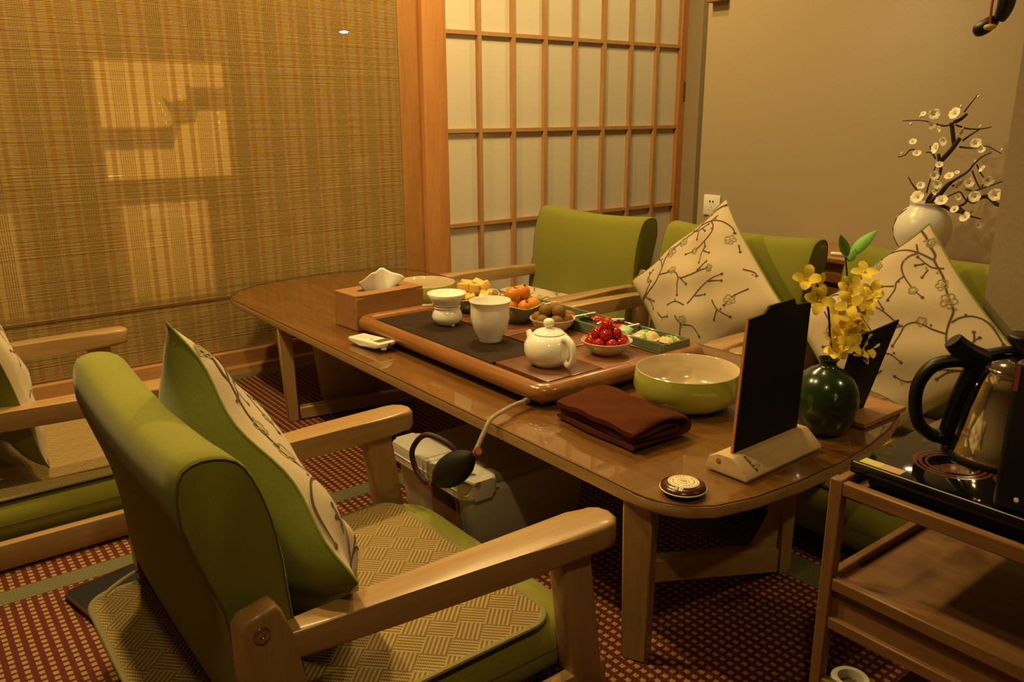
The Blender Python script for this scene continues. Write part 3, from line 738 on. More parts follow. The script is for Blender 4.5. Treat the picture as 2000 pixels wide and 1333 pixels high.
def pillow(label, center, e_up, e_left, side, thick, floor_z=None, swap=False, noise=0.009, prints=True, front=0.5):
    e_up = Vector(e_up).normalized(); e_left = Vector(e_left); e_left = (e_left - e_up * e_left.dot(e_up)).normalized()
    px = (e_up - e_left) / math.sqrt(2); py = (e_up + e_left) / math.sqrt(2); nz = px.cross(py)
    mt = Matrix((px, py, nz)).transposed().to_4x4(); mt.translation = Vector(center)
    o = thing('throw_pillow', label, 'pillow', (0, 0, 0), 0, 'blossom print pillows')
    o.matrix_world = mt
    inv = mt.inverted(); h = side / 2
    sd = random.random() * 50
    def surf(p, q, sgn, off=0.0):
        e = 1 - 0.055 * (1 - q * q); e2 = 1 - 0.055 * (1 - p * p)
        x = h * p * e; y = h * q * e2
        t_ = thick * (front if sgn > 0 else 1 - front) * (max(0, 1 - p * p) ** 0.52) * (max(0, 1 - q * q) ** 0.52)
        wr = noise * math.sin(6.5 * p + 3 * q + sd) * math.sin(5 * q - 2 * p + sd * 2) * (1 - abs(p) ** 4) * (1 - abs(q) ** 4)
        ew = noise * 0.75 * math.sin(4.3 * (p - q) + 1.7 * (p + q) + sd) * (1 - min(1, abs(p * q)) ** 3)
        z = sgn * (t_ + off) + (wr if sgn > 0 else wr * 0.8) + ew
        w = mt @ Vector((x, y, z))
        if floor_z is not None and w.z < floor_z + 0.05:
            d = floor_z + 0.05 - w.z
            w.z = floor_z + 0.05 - 0.05 * (1 - math.exp(-d / 0.05)) + (off if sgn > 0 else 0)
        return inv @ w
    N = 36
    for nm, sgn, mat in (('front_cover', 1, M['cream']), ('back_cover', -1, M['greendk'])):
        vs = [surf(-1 + 2 * i / N, -1 + 2 * j / N, sgn)[:] for j in range(N + 1) for i in range(N + 1)]
        fs = []
        for j in range(N):
            for i in range(N):
                a = j * (N + 1) + i; f = (a, a + 1, a + N + 2, a + N + 1); fs.append(f if sgn > 0 else f[::-1])
        mk(nm, (vs, fs), mat, o, ang=70)
    rim = [(-1 + 2 * i / 20, -1) for i in range(20)] + [(1, -1 + 2 * i / 20) for i in range(20)] + [(1 - 2 * i / 20, 1) for i in range(20)] + [(-1, 1 - 2 * i / 20) for i in range(20)]
    mk('piping', tube([surf(p * 0.999, q * 0.999, 1) for p, q in rim], 0.0022, 6, True), M['greendk'], o)
    if not prints: return o
    def rib(b, pl, w0, w1, closed=False):
        L = len(pl)
        prev = None
        for i in range(L):
            a = pl[max(0, i - 1)] if not closed else pl[i - 1]; c = pl[min(L - 1, i + 1)] if not closed else pl[(i + 1) % L]
            d = Vector((c[0] - a[0], c[1] - a[1])); d = d.normalized() if d.length > 1e-9 else Vector((1, 0))
            w = (w0 + (w1 - w0) * i / max(1, L - 1)); nx, ny = -d.y * w, d.x * w
            q1 = (pl[i][0] + nx, pl[i][1] + ny); q2 = (pl[i][0] - nx, pl[i][1] - ny)
            cur = [b.verts.new(surf(max(-.995, min(.995, q[0])), max(-.995, min(.995, q[1])), 1, 0.0012)) for q in (q1, q2)]
            if prev: b.faces.new((prev[0], prev[1], cur[1], cur[0]))
            prev = cur
    def disc(b, c, r, k=8):
        vv = [b.verts.new(surf(max(-.99, min(.99, c[0] + r * math.cos(6.2832 * i / k))), max(-.99, min(.99, c[1] + r * math.sin(6.2832 * i / k))), 1, 0.0013)) for i in range(k)]
        b.faces.new(vv)
    b1, b2, b3 = bmesh.new(), bmesh.new(), bmesh.new()
    conv = (lambda s: (s[1], s[0])) if swap else (lambda s: s)
    for i, pl in enumerate(PXS):
        pq = [conv(topq(p)) for p in pl]
        if max(abs(v) for q in pq for v in q) > 1.05: pq = [q for q in pq if max(abs(q[0]), abs(q[1])) < 1.0]
        if len(pq) < 2: continue
        sp = [(v.x, v.y) for v in smooth_path([(q[0], q[1], 0) for q in pq], 5)]
        rib(b1, sp, 0.0145 if i == 0 else 0.0105, 0.010 if i == 0 else 0.006)
        if i > 0: disc(b1, sp[-1], 0.019)
        for k in range(6, len(sp) - 3, 17):
            s_ = 0.035 * (1 if (k // 11 + i) % 2 else -1); disc(b1 if i % 2 else b2, (sp[k][0] + s_, sp[k][1] + s_ * 0.3), 0.014)
    for fx, fy, fr_ in FLW:
        c = conv(topq((fx, fy))); r = fr_ / 3.333 / 215
        if max(abs(c[0]), abs(c[1])) > 0.97: continue
        disc(b3, c, r * 0.8, 12)
        for k in range(5):
            a = k * 1.2566 + fx
            pc = (c[0] + r * math.cos(a), c[1] + r * math.sin(a))
            ring = [(pc[0] + r * 0.62 * math.cos(6.2832 * i / 9), pc[1] + r * 0.62 * math.sin(6.2832 * i / 9)) for i in range(10)]
            rib(b2, ring, 0.0065, 0.0065)
        disc(b2, c, r * 0.22)
    mk('printed_branches', b1, M['print'], o, ang=None, kind='stuff')
    mk('printed_petals', b2, M['printg'], o, ang=None, kind='stuff')
    mk('printed_blossoms', b3, M['printy'], o, ang=None, kind='stuff')
    return o
SZ = 0.153
pillow('cream blossom-print pillow with green back, edge-on in the foreground armchair', (0.452, 1.240, 0.396), (-0.43, 0, 1), (0, -1, -0.11), 0.475, 0.200, SZ, noise=0.012, front=0.30)
pillow('tall cream pillow printed with brown blossom branches, standing left of the black menu boards', (2.155, 1.742, 0.420), (0.38, 0.03, 1), (0, 1, -0.08), 0.455, 0.15, SZ)
pillow('cream blossom-print pillow behind the yellow flowers, beside the wall column', (2.155, 1.065, 0.405), (0.38, 0.02, 1), (0, 1, -0.05), 0.455, 0.15, SZ, True)
pillow('cream blossom-print pillow cut off by the left edge of the picture', (0.165, 2.345, 0.385), (-0.26, 0.72, 0.72), (-0.1, -0.70, 0.70), 0.44, 0.15, SZ, True)
pillow('folded cream print cushion lying flat on the seat by the shoji door', (2.10, 2.60, 0.225), (0.2, 1, 0.05), (-1, 0.2, 0.0), 0.36, 0.14, SZ)

# ------------------------------------------------------------------ tea tray
ty = thing('tea_tray', 'large wooden tea tray with dark slate plate on the table', 'tray', (0, 0, TT))
TX0, TX1, TY0, TY1 = 1.110, 1.700, 1.325, 2.225
def rim_path(ins, z): return [(p[0], p[1], z) for p in rrect(TX0 + ins, TX1 - ins, TY0 + ins, TY1 - ins, 0.03, 5)]
mk('rim', tube(rim_path(0.024, 0.032), 0.0235, 14, True, flat=0.92), M['tray'], ty, ang=80)
mk('base_panel', box(TX0 + 0.03, TX1 - 0.03, TY0 + 0.03, TY1 - 0.03, 0.004, 0.030), M['traydark'], ty)
mk('slate_plate', box(1.168, 1.348, 1.592, 2.172, 0.030, 0.042, 0.003, 2), M['slate'], ty)
mk('pot_board', box(1.172, 1.350, 1.376, 1.578, 0.030, 0.047, 0.003, 2), M['traydark'], ty)
for i in range(4):
    y0 = 1.376 + i * 0.2; mk('slat_panel', box(1.362, 1.652, y0, y0 + 0.194, 0.030, 0.040, 0.003, 2), M['slatwood'], ty)
for s in (0,):
    mk('drain_spout', tube([(1.112, 1.372, 0.016), (1.098, 1.371, 0.016)], 0.0075, 10), M['bolt'], ty)

# drain hose with bulb pump
hp = thing('drain_pump', 'clear drain hose with a black rubber squeeze bulb hanging off the table edge', 'pump', (0, 0, 0))
mk('hose', tube(smooth_path([(1.105, 1.371, 0.371), (1.07, 1.365, 0.372), (1.02, 1.345, 0.374), (0.972, 1.325, 0.372), (0.945, 1.315, 0.350), (0.918, 1.305, 0.322)], 7), 0.0052, 10), M['hose'], hp)
ax0, ax1 = Vector((0.915, 1.302, 0.318)), Vector((0.908, 1.462, 0.190))
def bp(q):
    if q < 0.10: return 0.0075
    if q > 0.92: return 0.0070
    return 0.0075 + 0.0285 * math.sin(math.pi * (q - 0.10) / 0.82) ** 0.75
mk('squeeze_bulb', tube([ax0.lerp(ax1, i / 24) for i in range(25)], bp, 18), M['rubber'], hp, ang=70)
mk('collar', tube([ax0 + (ax0 - ax1).normalized() * 0.012, ax0], 0.0085, 10), M['red_collar'], hp)
mk('collar', tube([ax1, ax1 + (ax1 - ax0).normalized() * 0.012], 0.0080, 10), M['red_collar'], hp)
mk('return_hose', tube(smooth_path([tuple(ax1), (0.906, 1.492, 0.185), (0.904, 1.530, 0.205), (0.908, 1.548, 0.245), (0.925, 1.515, 0.288), (0.950, 1.462, 0.278), (0.97, 1.43, 0.242), (0.985, 1.42, 0.216)], 7), 0.0065, 10), M['brownrubber'], hp)

# cooler box under the table
cb = thing('storage_box', 'grey lidded plastic box with a pale front lip under the table', 'box', (0.955, 1.385, 0))
mk('body', hexa([(0.02, 0.015, 0), (0.345, 0.015, 0), (0.345, 0.315, 0), (0.02, 0.315, 0), (0.0, 0.0, 0.176), (0.365, 0.0, 0.176), (0.365, 0.33, 0.176), (0.0, 0.33, 0.176)], 0.018, 3), M['grey'], cb)
mk('lid', box(0.085, 0.370, 0.012, 0.318, 0.176, 0.200, 0.006, 2), M['greylid'], cb)
mk('front_lip', prism(rrect(-0.012, 0.080, -0.008, 0.338, 0.022, 5), 0.160, 0.206, 0.010, 3), M['greylight'], cb)
mk('lip_groove', box(-0.0135, 0.0815, 0.150, 0.158, 0.165, 0.2075, 0.002, 1), M['grey'], cb)
mk('lip_groove', box(-0.0135, 0.0815, 0.172, 0.180, 0.165, 0.2075, 0.002, 1), M['grey'], cb)
mk('lip_edge', box(-0.0135, 0.0805, -0.004, 0.334, 0.176, 0.180, 0.001, 1), M['white'], cb)
lb = mk('label_sticker', hexa([(0.0085, 0.05, 0.06), (0.0095, 0.05, 0.06), (0.0095, 0.165, 0.06), (0.0085, 0.165, 0.06), (-0.0025, 0.05, 0.15), (0.0, 0.05, 0.15), (0.0, 0.165, 0.15), (-0.0025, 0.165, 0.15)]), plain('label_orange', (0.30, 0.13, 0.05), 0.5), cb)
mk('label_panel', hexa([(0.0010, 0.06, 0.115), (0.005, 0.06, 0.115), (0.005, 0.155, 0.115), (0.0010, 0.155, 0.115), (-0.0032, 0.06, 0.147), (0.001, 0.06, 0.147), (0.001, 0.155, 0.147), (-0.0032, 0.155, 0.147)]), M['black'], lb)

# waste bin under the far half
wb = thing('waste_bin', 'brown waste bin standing under the far half of the table', 'bin', (1.285, 2.62, 0))
mk('bucket', lathe([(0.0, 0.0), (0.098, 0.0), (0.104, 0.01), (0.128, 0.25), (0.132, 0.252), (0.132, 0.258), (0.125, 0.258), (0.100, 0.012), (0.0, 0.012)], 36), M['binplastic'], wb)
mk('bin_liner', lathe([(0.1335, 0.215), (0.1345, 0.255), (0.128, 0.262), (0.122, 0.24)], 36, lambda r, z, a, i: (r + 0.002 * math.sin(9 * a), z + 0.004 * math.sin(5 * a) * (i == 0))), plain('pale_liner', (0.42, 0.36, 0.22), 0.4), wb)

# ------------------------------------------------------------------ tea ware
ZS = TT + 0.042
def ring_prof(outer, inner): return outer + inner
# teapot
pt = thing('teapot', 'round white porcelain teapot with lid on the wooden board', 'teapot', (1.264, 1.480, TT + 0.047), R(-88))
pt.scale = (1.05, 1.05, 1.06)
body = [(0.0, 0.0), (0.036, 0.0), (0.040, 0.003), (0.052, 0.016), (0.0585, 0.034), (0.0575, 0.050), (0.050, 0.064), (0.041, 0.072), (0.037, 0.074), (0.035, 0.073), (0.046, 0.060), (0.053, 0.040), (0.045, 0.014), (0.0, 0.006)]
bd = mk('body', lathe(body, 48), M['porcelain'], pt, ang=60)
ld = mk('lid', lathe([(0.0, 0.074), (0.036, 0.0745), (0.0368, 0.076), (0.030, 0.0815), (0.016, 0.0855), (0.008, 0.087), (0.0075, 0.090), (0.0125, 0.0945), (0.0135, 0.0995), (0.0115, 0.1055), (0.006, 0.1090), (0.0, 0.1095)], 36), M['porcelain'], pt, ang=60)
mk('spout', tube(smooth_path([(-0.048, 0, 0.036), (-0.060, 0, 0.046), (-0.067, 0, 0.057), (-0.073, 0, 0.067)], 6), lambda q: 0.0135 - 0.0075 * q, 12), M['porcelain'], pt, ang=60)
mk('handle', tube(smooth_path([(0.046, 0, 0.066), (0.060, 0, 0.072), (0.077, 0, 0.062), (0.083, 0, 0.042), (0.078, 0, 0.022), (0.066, 0, 0.010), (0.055, 0, 0.016)], 6), lambda q: 0.0085 - 0.0022 * q, 12), M['porcelain'], pt, ang=60)
# fairness cup
fc = thing('serving_cup', 'tall white porcelain cup with flared rim on the slate plate', 'cup', (1.290, 1.757, ZS), R(205))
fc.scale = (1.0, 1.0, 1.10)
H_ = 0.104
def spoutmod(r, z, a, i):
    k = max(0, math.cos(a)) ** 14 * max(0, (z - 0.075) / 0.03)
    return (r + 0.009 * k if r > 0.02 else r, z + 0.002 * k)
mk('body', lathe([(0.0, 0.0), (0.030, 0.0), (0.032, 0.003), (0.034, 0.012), (0.046, 0.032), (0.0535, 0.058), (0.0535, 0.082), (0.0525, 0.094), (0.0575, 0.1035), (0.0565, 0.1045), (0.0505, 0.094), (0.051, 0.075), (0.047, 0.045), (0.032, 0.014), (0.0, 0.008)], 48, spoutmod), M['porcelain'], fc, ang=60)
# strainer on stand
st_ = thing('tea_strainer', 'white porcelain strainer bowl on a rounded holder at the tray back', 'strainer', (1.300, 1.985, ZS))
st_.scale = (1.13, 1.13, 1.0)
mk('holder', lathe([(0.0, 0.0), (0.024, 0.0), (0.026, 0.002), (0.036, 0.012), (0.041, 0.026), (0.036, 0.042), (0.031, 0.050), (0.036, 0.054), (0.033, 0.056), (0.027, 0.050), (0.036, 0.028), (0.030, 0.010), (0.0, 0.006)], 40), M['porcelain'], st_, ang=60)
mk('strainer_bowl', lathe([(0.0, 0.040), (0.020, 0.046), (0.034, 0.060), (0.044, 0.078), (0.0515, 0.094), (0.0505, 0.0955), (0.042, 0.082), (0.030, 0.062), (0.0, 0.052)], 40), M['porcelain'], st_, ang=60)
for k in range(3): mk('foot', ico(0.006, 1, (1, 1, 0.6), (0.024 * math.cos(k * 2.09 + 0.6), 0.024 * math.sin(k * 2.09 + 0.6), -0.0005)), M['porcelain'], st_)
mk('handle_tab', box(-0.064, -0.030, -0.008, 0.008, 0.056, 0.062, 0.002, 2), M['creamglaze'], st_, rot=(0, 0, R(-30)))
# small white bowls
def small_bowl(name, label, loc, r, h, mat, inner, wav=0.0, nw=5, cat='bowl', sc=(1, 1), rz=0):
    o = thing(name, label, cat, loc, rz)
    def md(rr, z, a, i):
        w = wav * math.cos(nw * a) * (z / h) ** 2
        return rr * (1 + 0.3 * w), z + w * h * 0.35
    prof = [(0.0, 0.0), (r * 0.50, 0.0), (r * 0.54, h * 0.05), (r * 0.60, h * 0.14), (r * 0.86, h * 0.55), (r * 0.99, h * 0.96), (r, h)]
    b = lathe(prof, 48, md if wav else None)
    bo = lathe([(r, h), (r * 0.965, h * 0.985), (r * 0.82, h * 0.58), (r * 0.55, h * 0.22), (0.0, h * 0.16)], 48, md if wav else None)
    if wav:
        for bb in (b, bo):
            for f in [f for f in bb.faces if len(f.verts) > 8]: bmesh.ops.delete(bb, geom=[f], context='FACES_ONLY')
    for bb in (b, bo):
        for f in [f for f in bb.faces if len(f.verts) > 8 and abs(f.calc_center_median().z - h) < h * 0.2]: bmesh.ops.delete(bb, geom=[f], context='FACES_ONLY')
        for v in bb.verts: v.co.x *= sc[0]; v.co.y *= sc[1]
    mk('outer_wall', b, mat, o, ang=60); mk('inner_glaze', bo, inner, o, ang=60)
    rimr = [md(r * 0.983, h * 0.995, 2 * math.pi * k / 48, 0) if wav else (r * 0.983, h * 0.995) for k in range(48)]
    mk('rim', tube([(rimr[k][0] * math.cos(2 * math.pi * k / 48) * sc[0], rimr[k][0] * math.sin(2 * math.pi * k / 48) * sc[1], rimr[k][1]) for k in range(48)], r * 0.020, 8, True), M['creamglaze'], o, ang=80)
    return o
def heap(make, n_layers, spots, label, name, cat, group):
    for i, (x, y, z) in enumerate(spots):
        o = make(i); o.name = name; o.location = (x, y, z); tag(o, label, cat, group)
ZP = TT + 0.040
small_bowl('small_bowl', 'small white bowl heaped with red cherry tomatoes', (1.460, 1.478, ZP), 0.067, 0.036, M['creamglaze'], M['creamglaze'])
def fruit_cluster(name, label, cat, group, c, zb, layers, r, mat, sc=(1, 1, 1), jit=0.0, part=None):
    src = None
    for (rad, n, z, ph) in layers:
        for k in range(n):
            a = ph + 2 * math.pi * k / n
            loc = (c[0] + rad * math.cos(a), c[1] + rad * math.sin(a), zb + z)
            if src is None:
                src = mk(name, ico(r, 3, sc, jit=jit), mat, ang=80); tag(src, label, cat, group); o = src
                if part: part(src)
                o.location = loc
            else:
                o = dup(src, loc)
            o.rotation_euler = (random.uniform(-.5, .5), random.uniform(-.5, .5), random.uniform(0, 6.28))
def stemscar(o): mk('stem_scar', ico(0.004, 1, (1, 1, 0.5), (0, 0, 0.0165)), M['stem'], o)
fruit_cluster('cherry_tomato', 'red cherry tomato heaped in the small white bowl', 'tomato', 'cherry tomatoes in the white bowl', (1.460, 1.478), ZP,
    [(0.0, 1, 0.022, 0), (0.019, 3, 0.024, 0.9), (0.043, 8, 0.031, 0.3), (0.025, 5, 0.054, 0.1), (0.010, 2, 0.076, 0.8)], 0.0165, M['tomato'], (1, 1, 1.08))
small_bowl('small_bowl', 'small white bowl of brown longans behind the teapot', (1.495, 1.735, ZP), 0.066, 0.040, M['creamglaze'], M['creamglaze'])
fruit_cluster('longan', 'round brown longan piled in the white bowl behind the teapot', 'fruit', 'brown longans in the white bowl', (1.495, 1.735), ZP,
    [(0.0, 1, 0.028, 0), (0.041, 6, 0.036, 0.1), (0.022, 3, 0.061, 0.7)], 0.0200, M['longan'], (1, 1, 0.97), 0.012)
small_bowl('leaf_bowl', 'green wavy-rimmed bowl filled with orange loquats', (1.492, 1.892, ZP), 0.078, 0.056, M['celadon'], M['celadon'], 0.35, 4, rz=R(30))
def lscar(o): mk('blossom_end', lathe([(0.0, 0.021), (0.003, 0.0232), (0.0045, 0.0255), (0.0, 0.0245)], 10), M['stem'], o)
fruit_cluster('loquat', 'orange loquat heaped in the green wavy bowl', 'fruit', 'loquats in the green bowl', (1.492, 1.892), ZP,
    [(0.0, 1, 0.034, 0), (0.047, 6, 0.050, 0.35), (0.026, 2, 0.083, 0.3)], 0.0232, M['loquat'], (1, 1, 1.05), 0.0, lscar)
small_bowl('leaf_bowl', 'green leaf dish piled with yellow melon chunks', (1.468, 2.085, ZP), 0.084, 0.050, M['celadon'], M['celadon'], 0.30, 3, rz=R(10))
src = None
for k in range(15):
    if k < 8: a = k * 0.785; rr, zz = 0.050, 0.052
    elif k < 10: a = k * 3.14; rr, zz = 0.018, 0.040
    else: a = k * 1.2566 + 0.4; rr, zz = 0.030, 0.078
    loc = (1.468 + rr * math.cos(a), 2.085 + rr * math.sin(a), ZP + zz)
    if src is None:
        src = mk('melon_chunk', box(-0.021, 0.021, -0.016, 0.016, -0.014, 0.014, 0.005, 3), M['melon']); tag(src, 'pale yellow melon chunk piled on the green leaf dish', 'fruit', 'melon chunks on the leaf dish'); o = src
    else: o = dup(src)
    o.location = loc; o.rotation_euler = (random.uniform(-.4, .4), random.uniform(-.4, .4), random.uniform(0, 3.1))
# large bowls
def big_bowl(label, loc, r, h):
    o = thing('mixing_bowl', label, 'bowl', loc)
    ob = lathe([(0.0, 0.0), (r * 0.62, 0.0), (r * 0.74, h * 0.06), (r * 0.93, h * 0.26), (r * 1.0, h * 0.52), (r * 0.985, h * 0.80), (r * 0.955, h * 0.985)], 64)
    ib = lathe([(r * 0.955, h * 0.985), (r * 0.945, h), (r * 0.930, h * 0.985), (r * 0.955, h * 0.60), (r * 0.90, h * 0.30), (r * 0.70, h * 0.10), (0.0, h * 0.07)], 64)
    for bb in (ob, ib):
        for f in [f for f in bb.faces if len(f.verts) > 8 and f.calc_center_median().z > h * 0.9]: bmesh.ops.delete(bb, geom=[f], context='FACES_ONLY')
    mk('outer_wall', ob, M['lime'], o, ang=70); mk('inner_glaze', ib, M['creamglaze'], o, ang=70)
    return o
big_bowl('large lime green bowl with cream inside on the near end of the table', (1.412, 1.166, TT), 0.122, 0.085)
big_bowl('large pale lime bowl behind the tissue box at the back of the table', (1.500, 2.43, TT), 0.112, 0.075)

# celadon serving dish with compartments
cd = thing('snack_dish', 'long celadon dish with glass dividers along the tray edge', 'dish', (1.605, 1.70, ZP))
mk('base', box(-0.052, 0.052, -0.335, 0.375, 0.0, 0.006, 0.002, 1), M['celadon'], cd)
for y in (-0.335, 0.369): mk('end_wall', box(-0.052, 0.052, y, y + 0.006, 0.006, 0.030, 0.002, 1), M['celadon'], cd)
for x in (-0.052, 0.046): mk('side_wall', box(x, x + 0.006, -0.329, 0.369, 0.006, 0.030, 0.002, 1), M['celadon'], cd)
for y in (-0.155, 0.022, 0.200):
    dv = mk('divider', box(-0.046, 0.046, y - 0.004, y + 0.004, 0.006, 0.034, 0.002, 1), M['glass'], cd, ang=None)
    mk('divider_edge', box(-0.046, 0.046, y - 0.004, y + 0.004, 0.034, 0.0355, 0.0005, 1), M['white'], dv)
def packet(label, mat, loc, sx, sy, sz, rot, frill=True, ribbon=None, grp='wrapped snacks in the celadon dish'):
    o = thing('snack_packet', label, 'snack', loc, 0)
    o.rotation_euler = rot
    N = 10; vs = []; fs = []
    for sgn in (1, -1):
        b0 = len(vs)
        for j in range(N + 1):
            for i in range(N + 1):
                p, q = -1 + 2 * i / N, -1 + 2 * j / N
                z = sgn * sz * (max(0, 1 - p ** 4) ** 0.5) * (max(0, 1 - q ** 4) ** 0.6) * (1 + 0.12 * math.sin(7 * p + 5 * q))
                vs.append((sx * p, sy * q, z))
        for j in range(N):
            for i in range(N):
                a = b0 + j * (N + 1) + i; f = (a, a + 1, a + N + 2, a + N + 1); fs.append(f if sgn > 0 else f[::-1])
    mk('wrapper', (vs, fs), mat, o, ang=70)
    if frill:
        for s in (-1, 1):
            y0, y1 = (sy, sy * 1.25) if s > 0 else (-sy * 1.25, -sy)
            mk('crimped_end', box(-sx * 0.95, sx * 0.95, y0, y1, -0.0008, 0.0008), mat, o)
    if ribbon:
        mk('ribbon', tube(smooth_path([(-sx * 1.15, -sy * 0.2, 0.003), (-sx * 0.5, 0, sz * 1.05), (sx * 0.4, sy * 0.2, sz * 1.08), (sx * 1.2, sy * 0.5, 0.006)], 5), 0.005, 6, flat=0.25), ribbon, o)
    return o
zc = ZP + 0.006
packet('clear wrapped cream cake with green ribbon, larger one in the nearest dish section', M['cakefoil'], (1.592, 1.462, zc + 0.018), 0.026, 0.030, 0.015, (0.05, 0.02, R(20)), True, M['greenfoil'])
packet('wrapped yellow cake with green stripes in the near corner of the celadon dish', M['cakefoil'], (1.618, 1.402, zc + 0.015), 0.024, 0.022, 0.013, (0.0, 0.1, R(70)), True, M['greenfoil'])
packet('mint green folded packet at the edge of the celadon dish', M['mintfoil'], (1.572, 1.522, zc + 0.028), 0.016, 0.018, 0.007, (0.2, -0.35, R(15)), False)
packet('red wrapper bag lying behind the cherry tomatoes', M['redfoil'], (1.600, 1.585, zc + 0.016), 0.030, 0.016, 0.010, (0.1, 0.0, R(-30)))
packet('dark red wrapper with a pale stripe behind the cherry tomatoes', M['darkfoil'], (1.618, 1.625, zc + 0.020), 0.034, 0.012, 0.009, (0.0, -0.1, R(-35)), True, M['white'])
packet('small bright red twist of wrapper near the glass divider', M['redfoil'], (1.632, 1.688, zc + 0.014), 0.012, 0.018, 0.010, (0.3, 0.0, R(40)))
packet('brown-red shiny wrapped sweet in the middle dish section', M['pinkfoil'], (1.598, 1.790, zc + 0.016), 0.024, 0.020, 0.012, (0.1, 0.1, R(10)))
packet('dark green wrapped sweet beside the brown-red one', plain('dark_green_wrapper', (0.02, 0.06, 0.03), 0.2, 0.6), (1.628, 1.745, zc + 0.012), 0.014, 0.018, 0.009, (0.0, 0.2, R(50)))
packet('dark mottled snack packet beside the loquat bowl', plain('mottled_wrapper', (0.12, 0.06, 0.04), 0.25, 0.6, var=0.8, vs=90), (1.588, 1.945, zc + 0.012), 0.026, 0.03, 0.010, (0.0, 0.1, R(80)))

# ------------------------------------------------------------------ tissue box
tx = thing('tissue_box', 'bamboo tissue box with a white tissue pulled up', 'tissue box', (1.246, 2.296, TT), R(4))
BX, BY, BZ = 0.125, 0.068, 0.108
# hollow-looking box: four walls, top with slot
mk('side_wall', box(-BX, BX, -BY, -BY + 0.008, 0, BZ - 0.008, 0.001, 1), M['bamboo'], tx)
mk('side_wall', box(-BX, BX, BY - 0.008, BY, 0, BZ - 0.008, 0.001, 1), M['bamboo'], tx)
mk('end_wall', box(-BX, -BX + 0.008, -BY + 0.008, BY - 0.008, 0, BZ - 0.008, 0.001, 1), M['bamboo'], tx)
mk('end_wall', box(BX - 0.008, BX, -BY + 0.008, BY - 0.008, 0, BZ - 0.008, 0.001, 1), M['bamboo'], tx)
def lid_with_slot():
    b = bmesh.new(); n = 40; o_, i_ = [], []
    for k in range(n):
        a = 2 * math.pi * k / n; c, s = math.cos(a), math.sin(a)
        q = max(abs(c) / BX, abs(s) / BY); o_.append((c / q, s / q)); 
        i_.append((0.078 * math.copysign(abs(c) ** 0.8, c), 0.022 * math.copysign(abs(s) ** 0.8, s)))
    L = {}
    for nm, pts, z in (('ot', o_, BZ), ('it', i_, BZ), ('ob', o_, BZ - 0.008), ('ib', i_, BZ - 0.008)): L[nm] = [b.verts.new((p[0], p[1], z)) for p in pts]
    for k in range(n):
        j = (k + 1) % n
        for A, B in (('ot', 'it'), ('it', 'ib'), ('ib', 'ob'), ('ob', 'ot')): b.faces.new((L[A][k], L[A][j], L[B][j], L[B][k]))
    bmesh.ops.recalc_face_normals(b, faces=b.faces); return b
mk('lid', lid_with_slot(), M['bamboo'], tx, ang=30)
vs, fs = [], []
NU, NV = 28, 12
for j in range(NV + 1):
    v = j / NV
    for i in range(NU + 1):
        u = -1 + 2 * i / NU
        w = 0.036 + 0.046 * v ** 0.8
        x = u * w + 0.012 * v
        y = 0.010 * math.sin(u * 4.2 + 0.6) * (0.25 + v) - 0.008 * v * v * abs(u) + 0.006 * v
        z = BZ - 0.02 + v * (0.078 - 0.030 * u * u) - 0.010 * v * v * (u > 0.2) * (u - 0.2) + 0.003 * math.sin(u * 9) * v
        vs.append((x, y, z))
for j in range(NV):
    for i in range(NU):
        a = j * (NU + 1) + i; fs.append((a, a + 1, a + NU + 2, a + NU + 1))
ts = mk('tissue', (vs, fs), M['paper'], tx, ang=80)
sm_ = ts.modifiers.new('thick', 'SOLIDIFY'); sm_.thickness = 0.0008

# remote control
rc = thing('remote_control', 'white air conditioner remote with small screen on the table edge', 'remote', (1.078, 2.042, TT + 0.0095), R(-84))
rc.rotation_euler = (0, R(-3.0), R(-84))
mk('case', prism([(-0.080, 0.006), (-0.072, 0.0), (-0.02, -0.0045), (0.05, -0.0045), (0.072, 0.001), (0.078, 0.006), (0.0785, 0.012), (0.076, 0.0145), (-0.074, 0.0150), (-0.080, 0.012)], -0.029, 0.029, 0.005, 3, axis='y'), M['white'], rc)
mk('screen', box(0.034, 0.066, -0.020, 0.022, 0.0142, 0.0153, 0.0004, 1), plain('lcd_olive', (0.13, 0.095, 0.035), 0.25), rc)
mk('power_button', lathe([(0.0, 0.0164), (0.006, 0.0162), (0.0075, 0.015), (0.0, 0.0145)], 16), plain('amber_button', (0.75, 0.36, 0.06), 0.4), rc, loc=(0.014, -0.008, 0))
for a in range(3):
    for b_ in range(3): mk('button', box(-0.052 + a * 0.019, -0.040 + a * 0.019, -0.018 + b_ * 0.014, -0.009 + b_ * 0.014, 0.0145, 0.0160, 0.0006, 1), M['greylight'], rc)
mk('hook', box(0.060, 0.074, -0.014, 0.000, -0.0085, 0.002, 0.002, 1), M['white'], rc)
mk('emitter', box(0.0780, 0.0792, 0.002, 0.008, 0.004, 0.009), M['black'], rc)

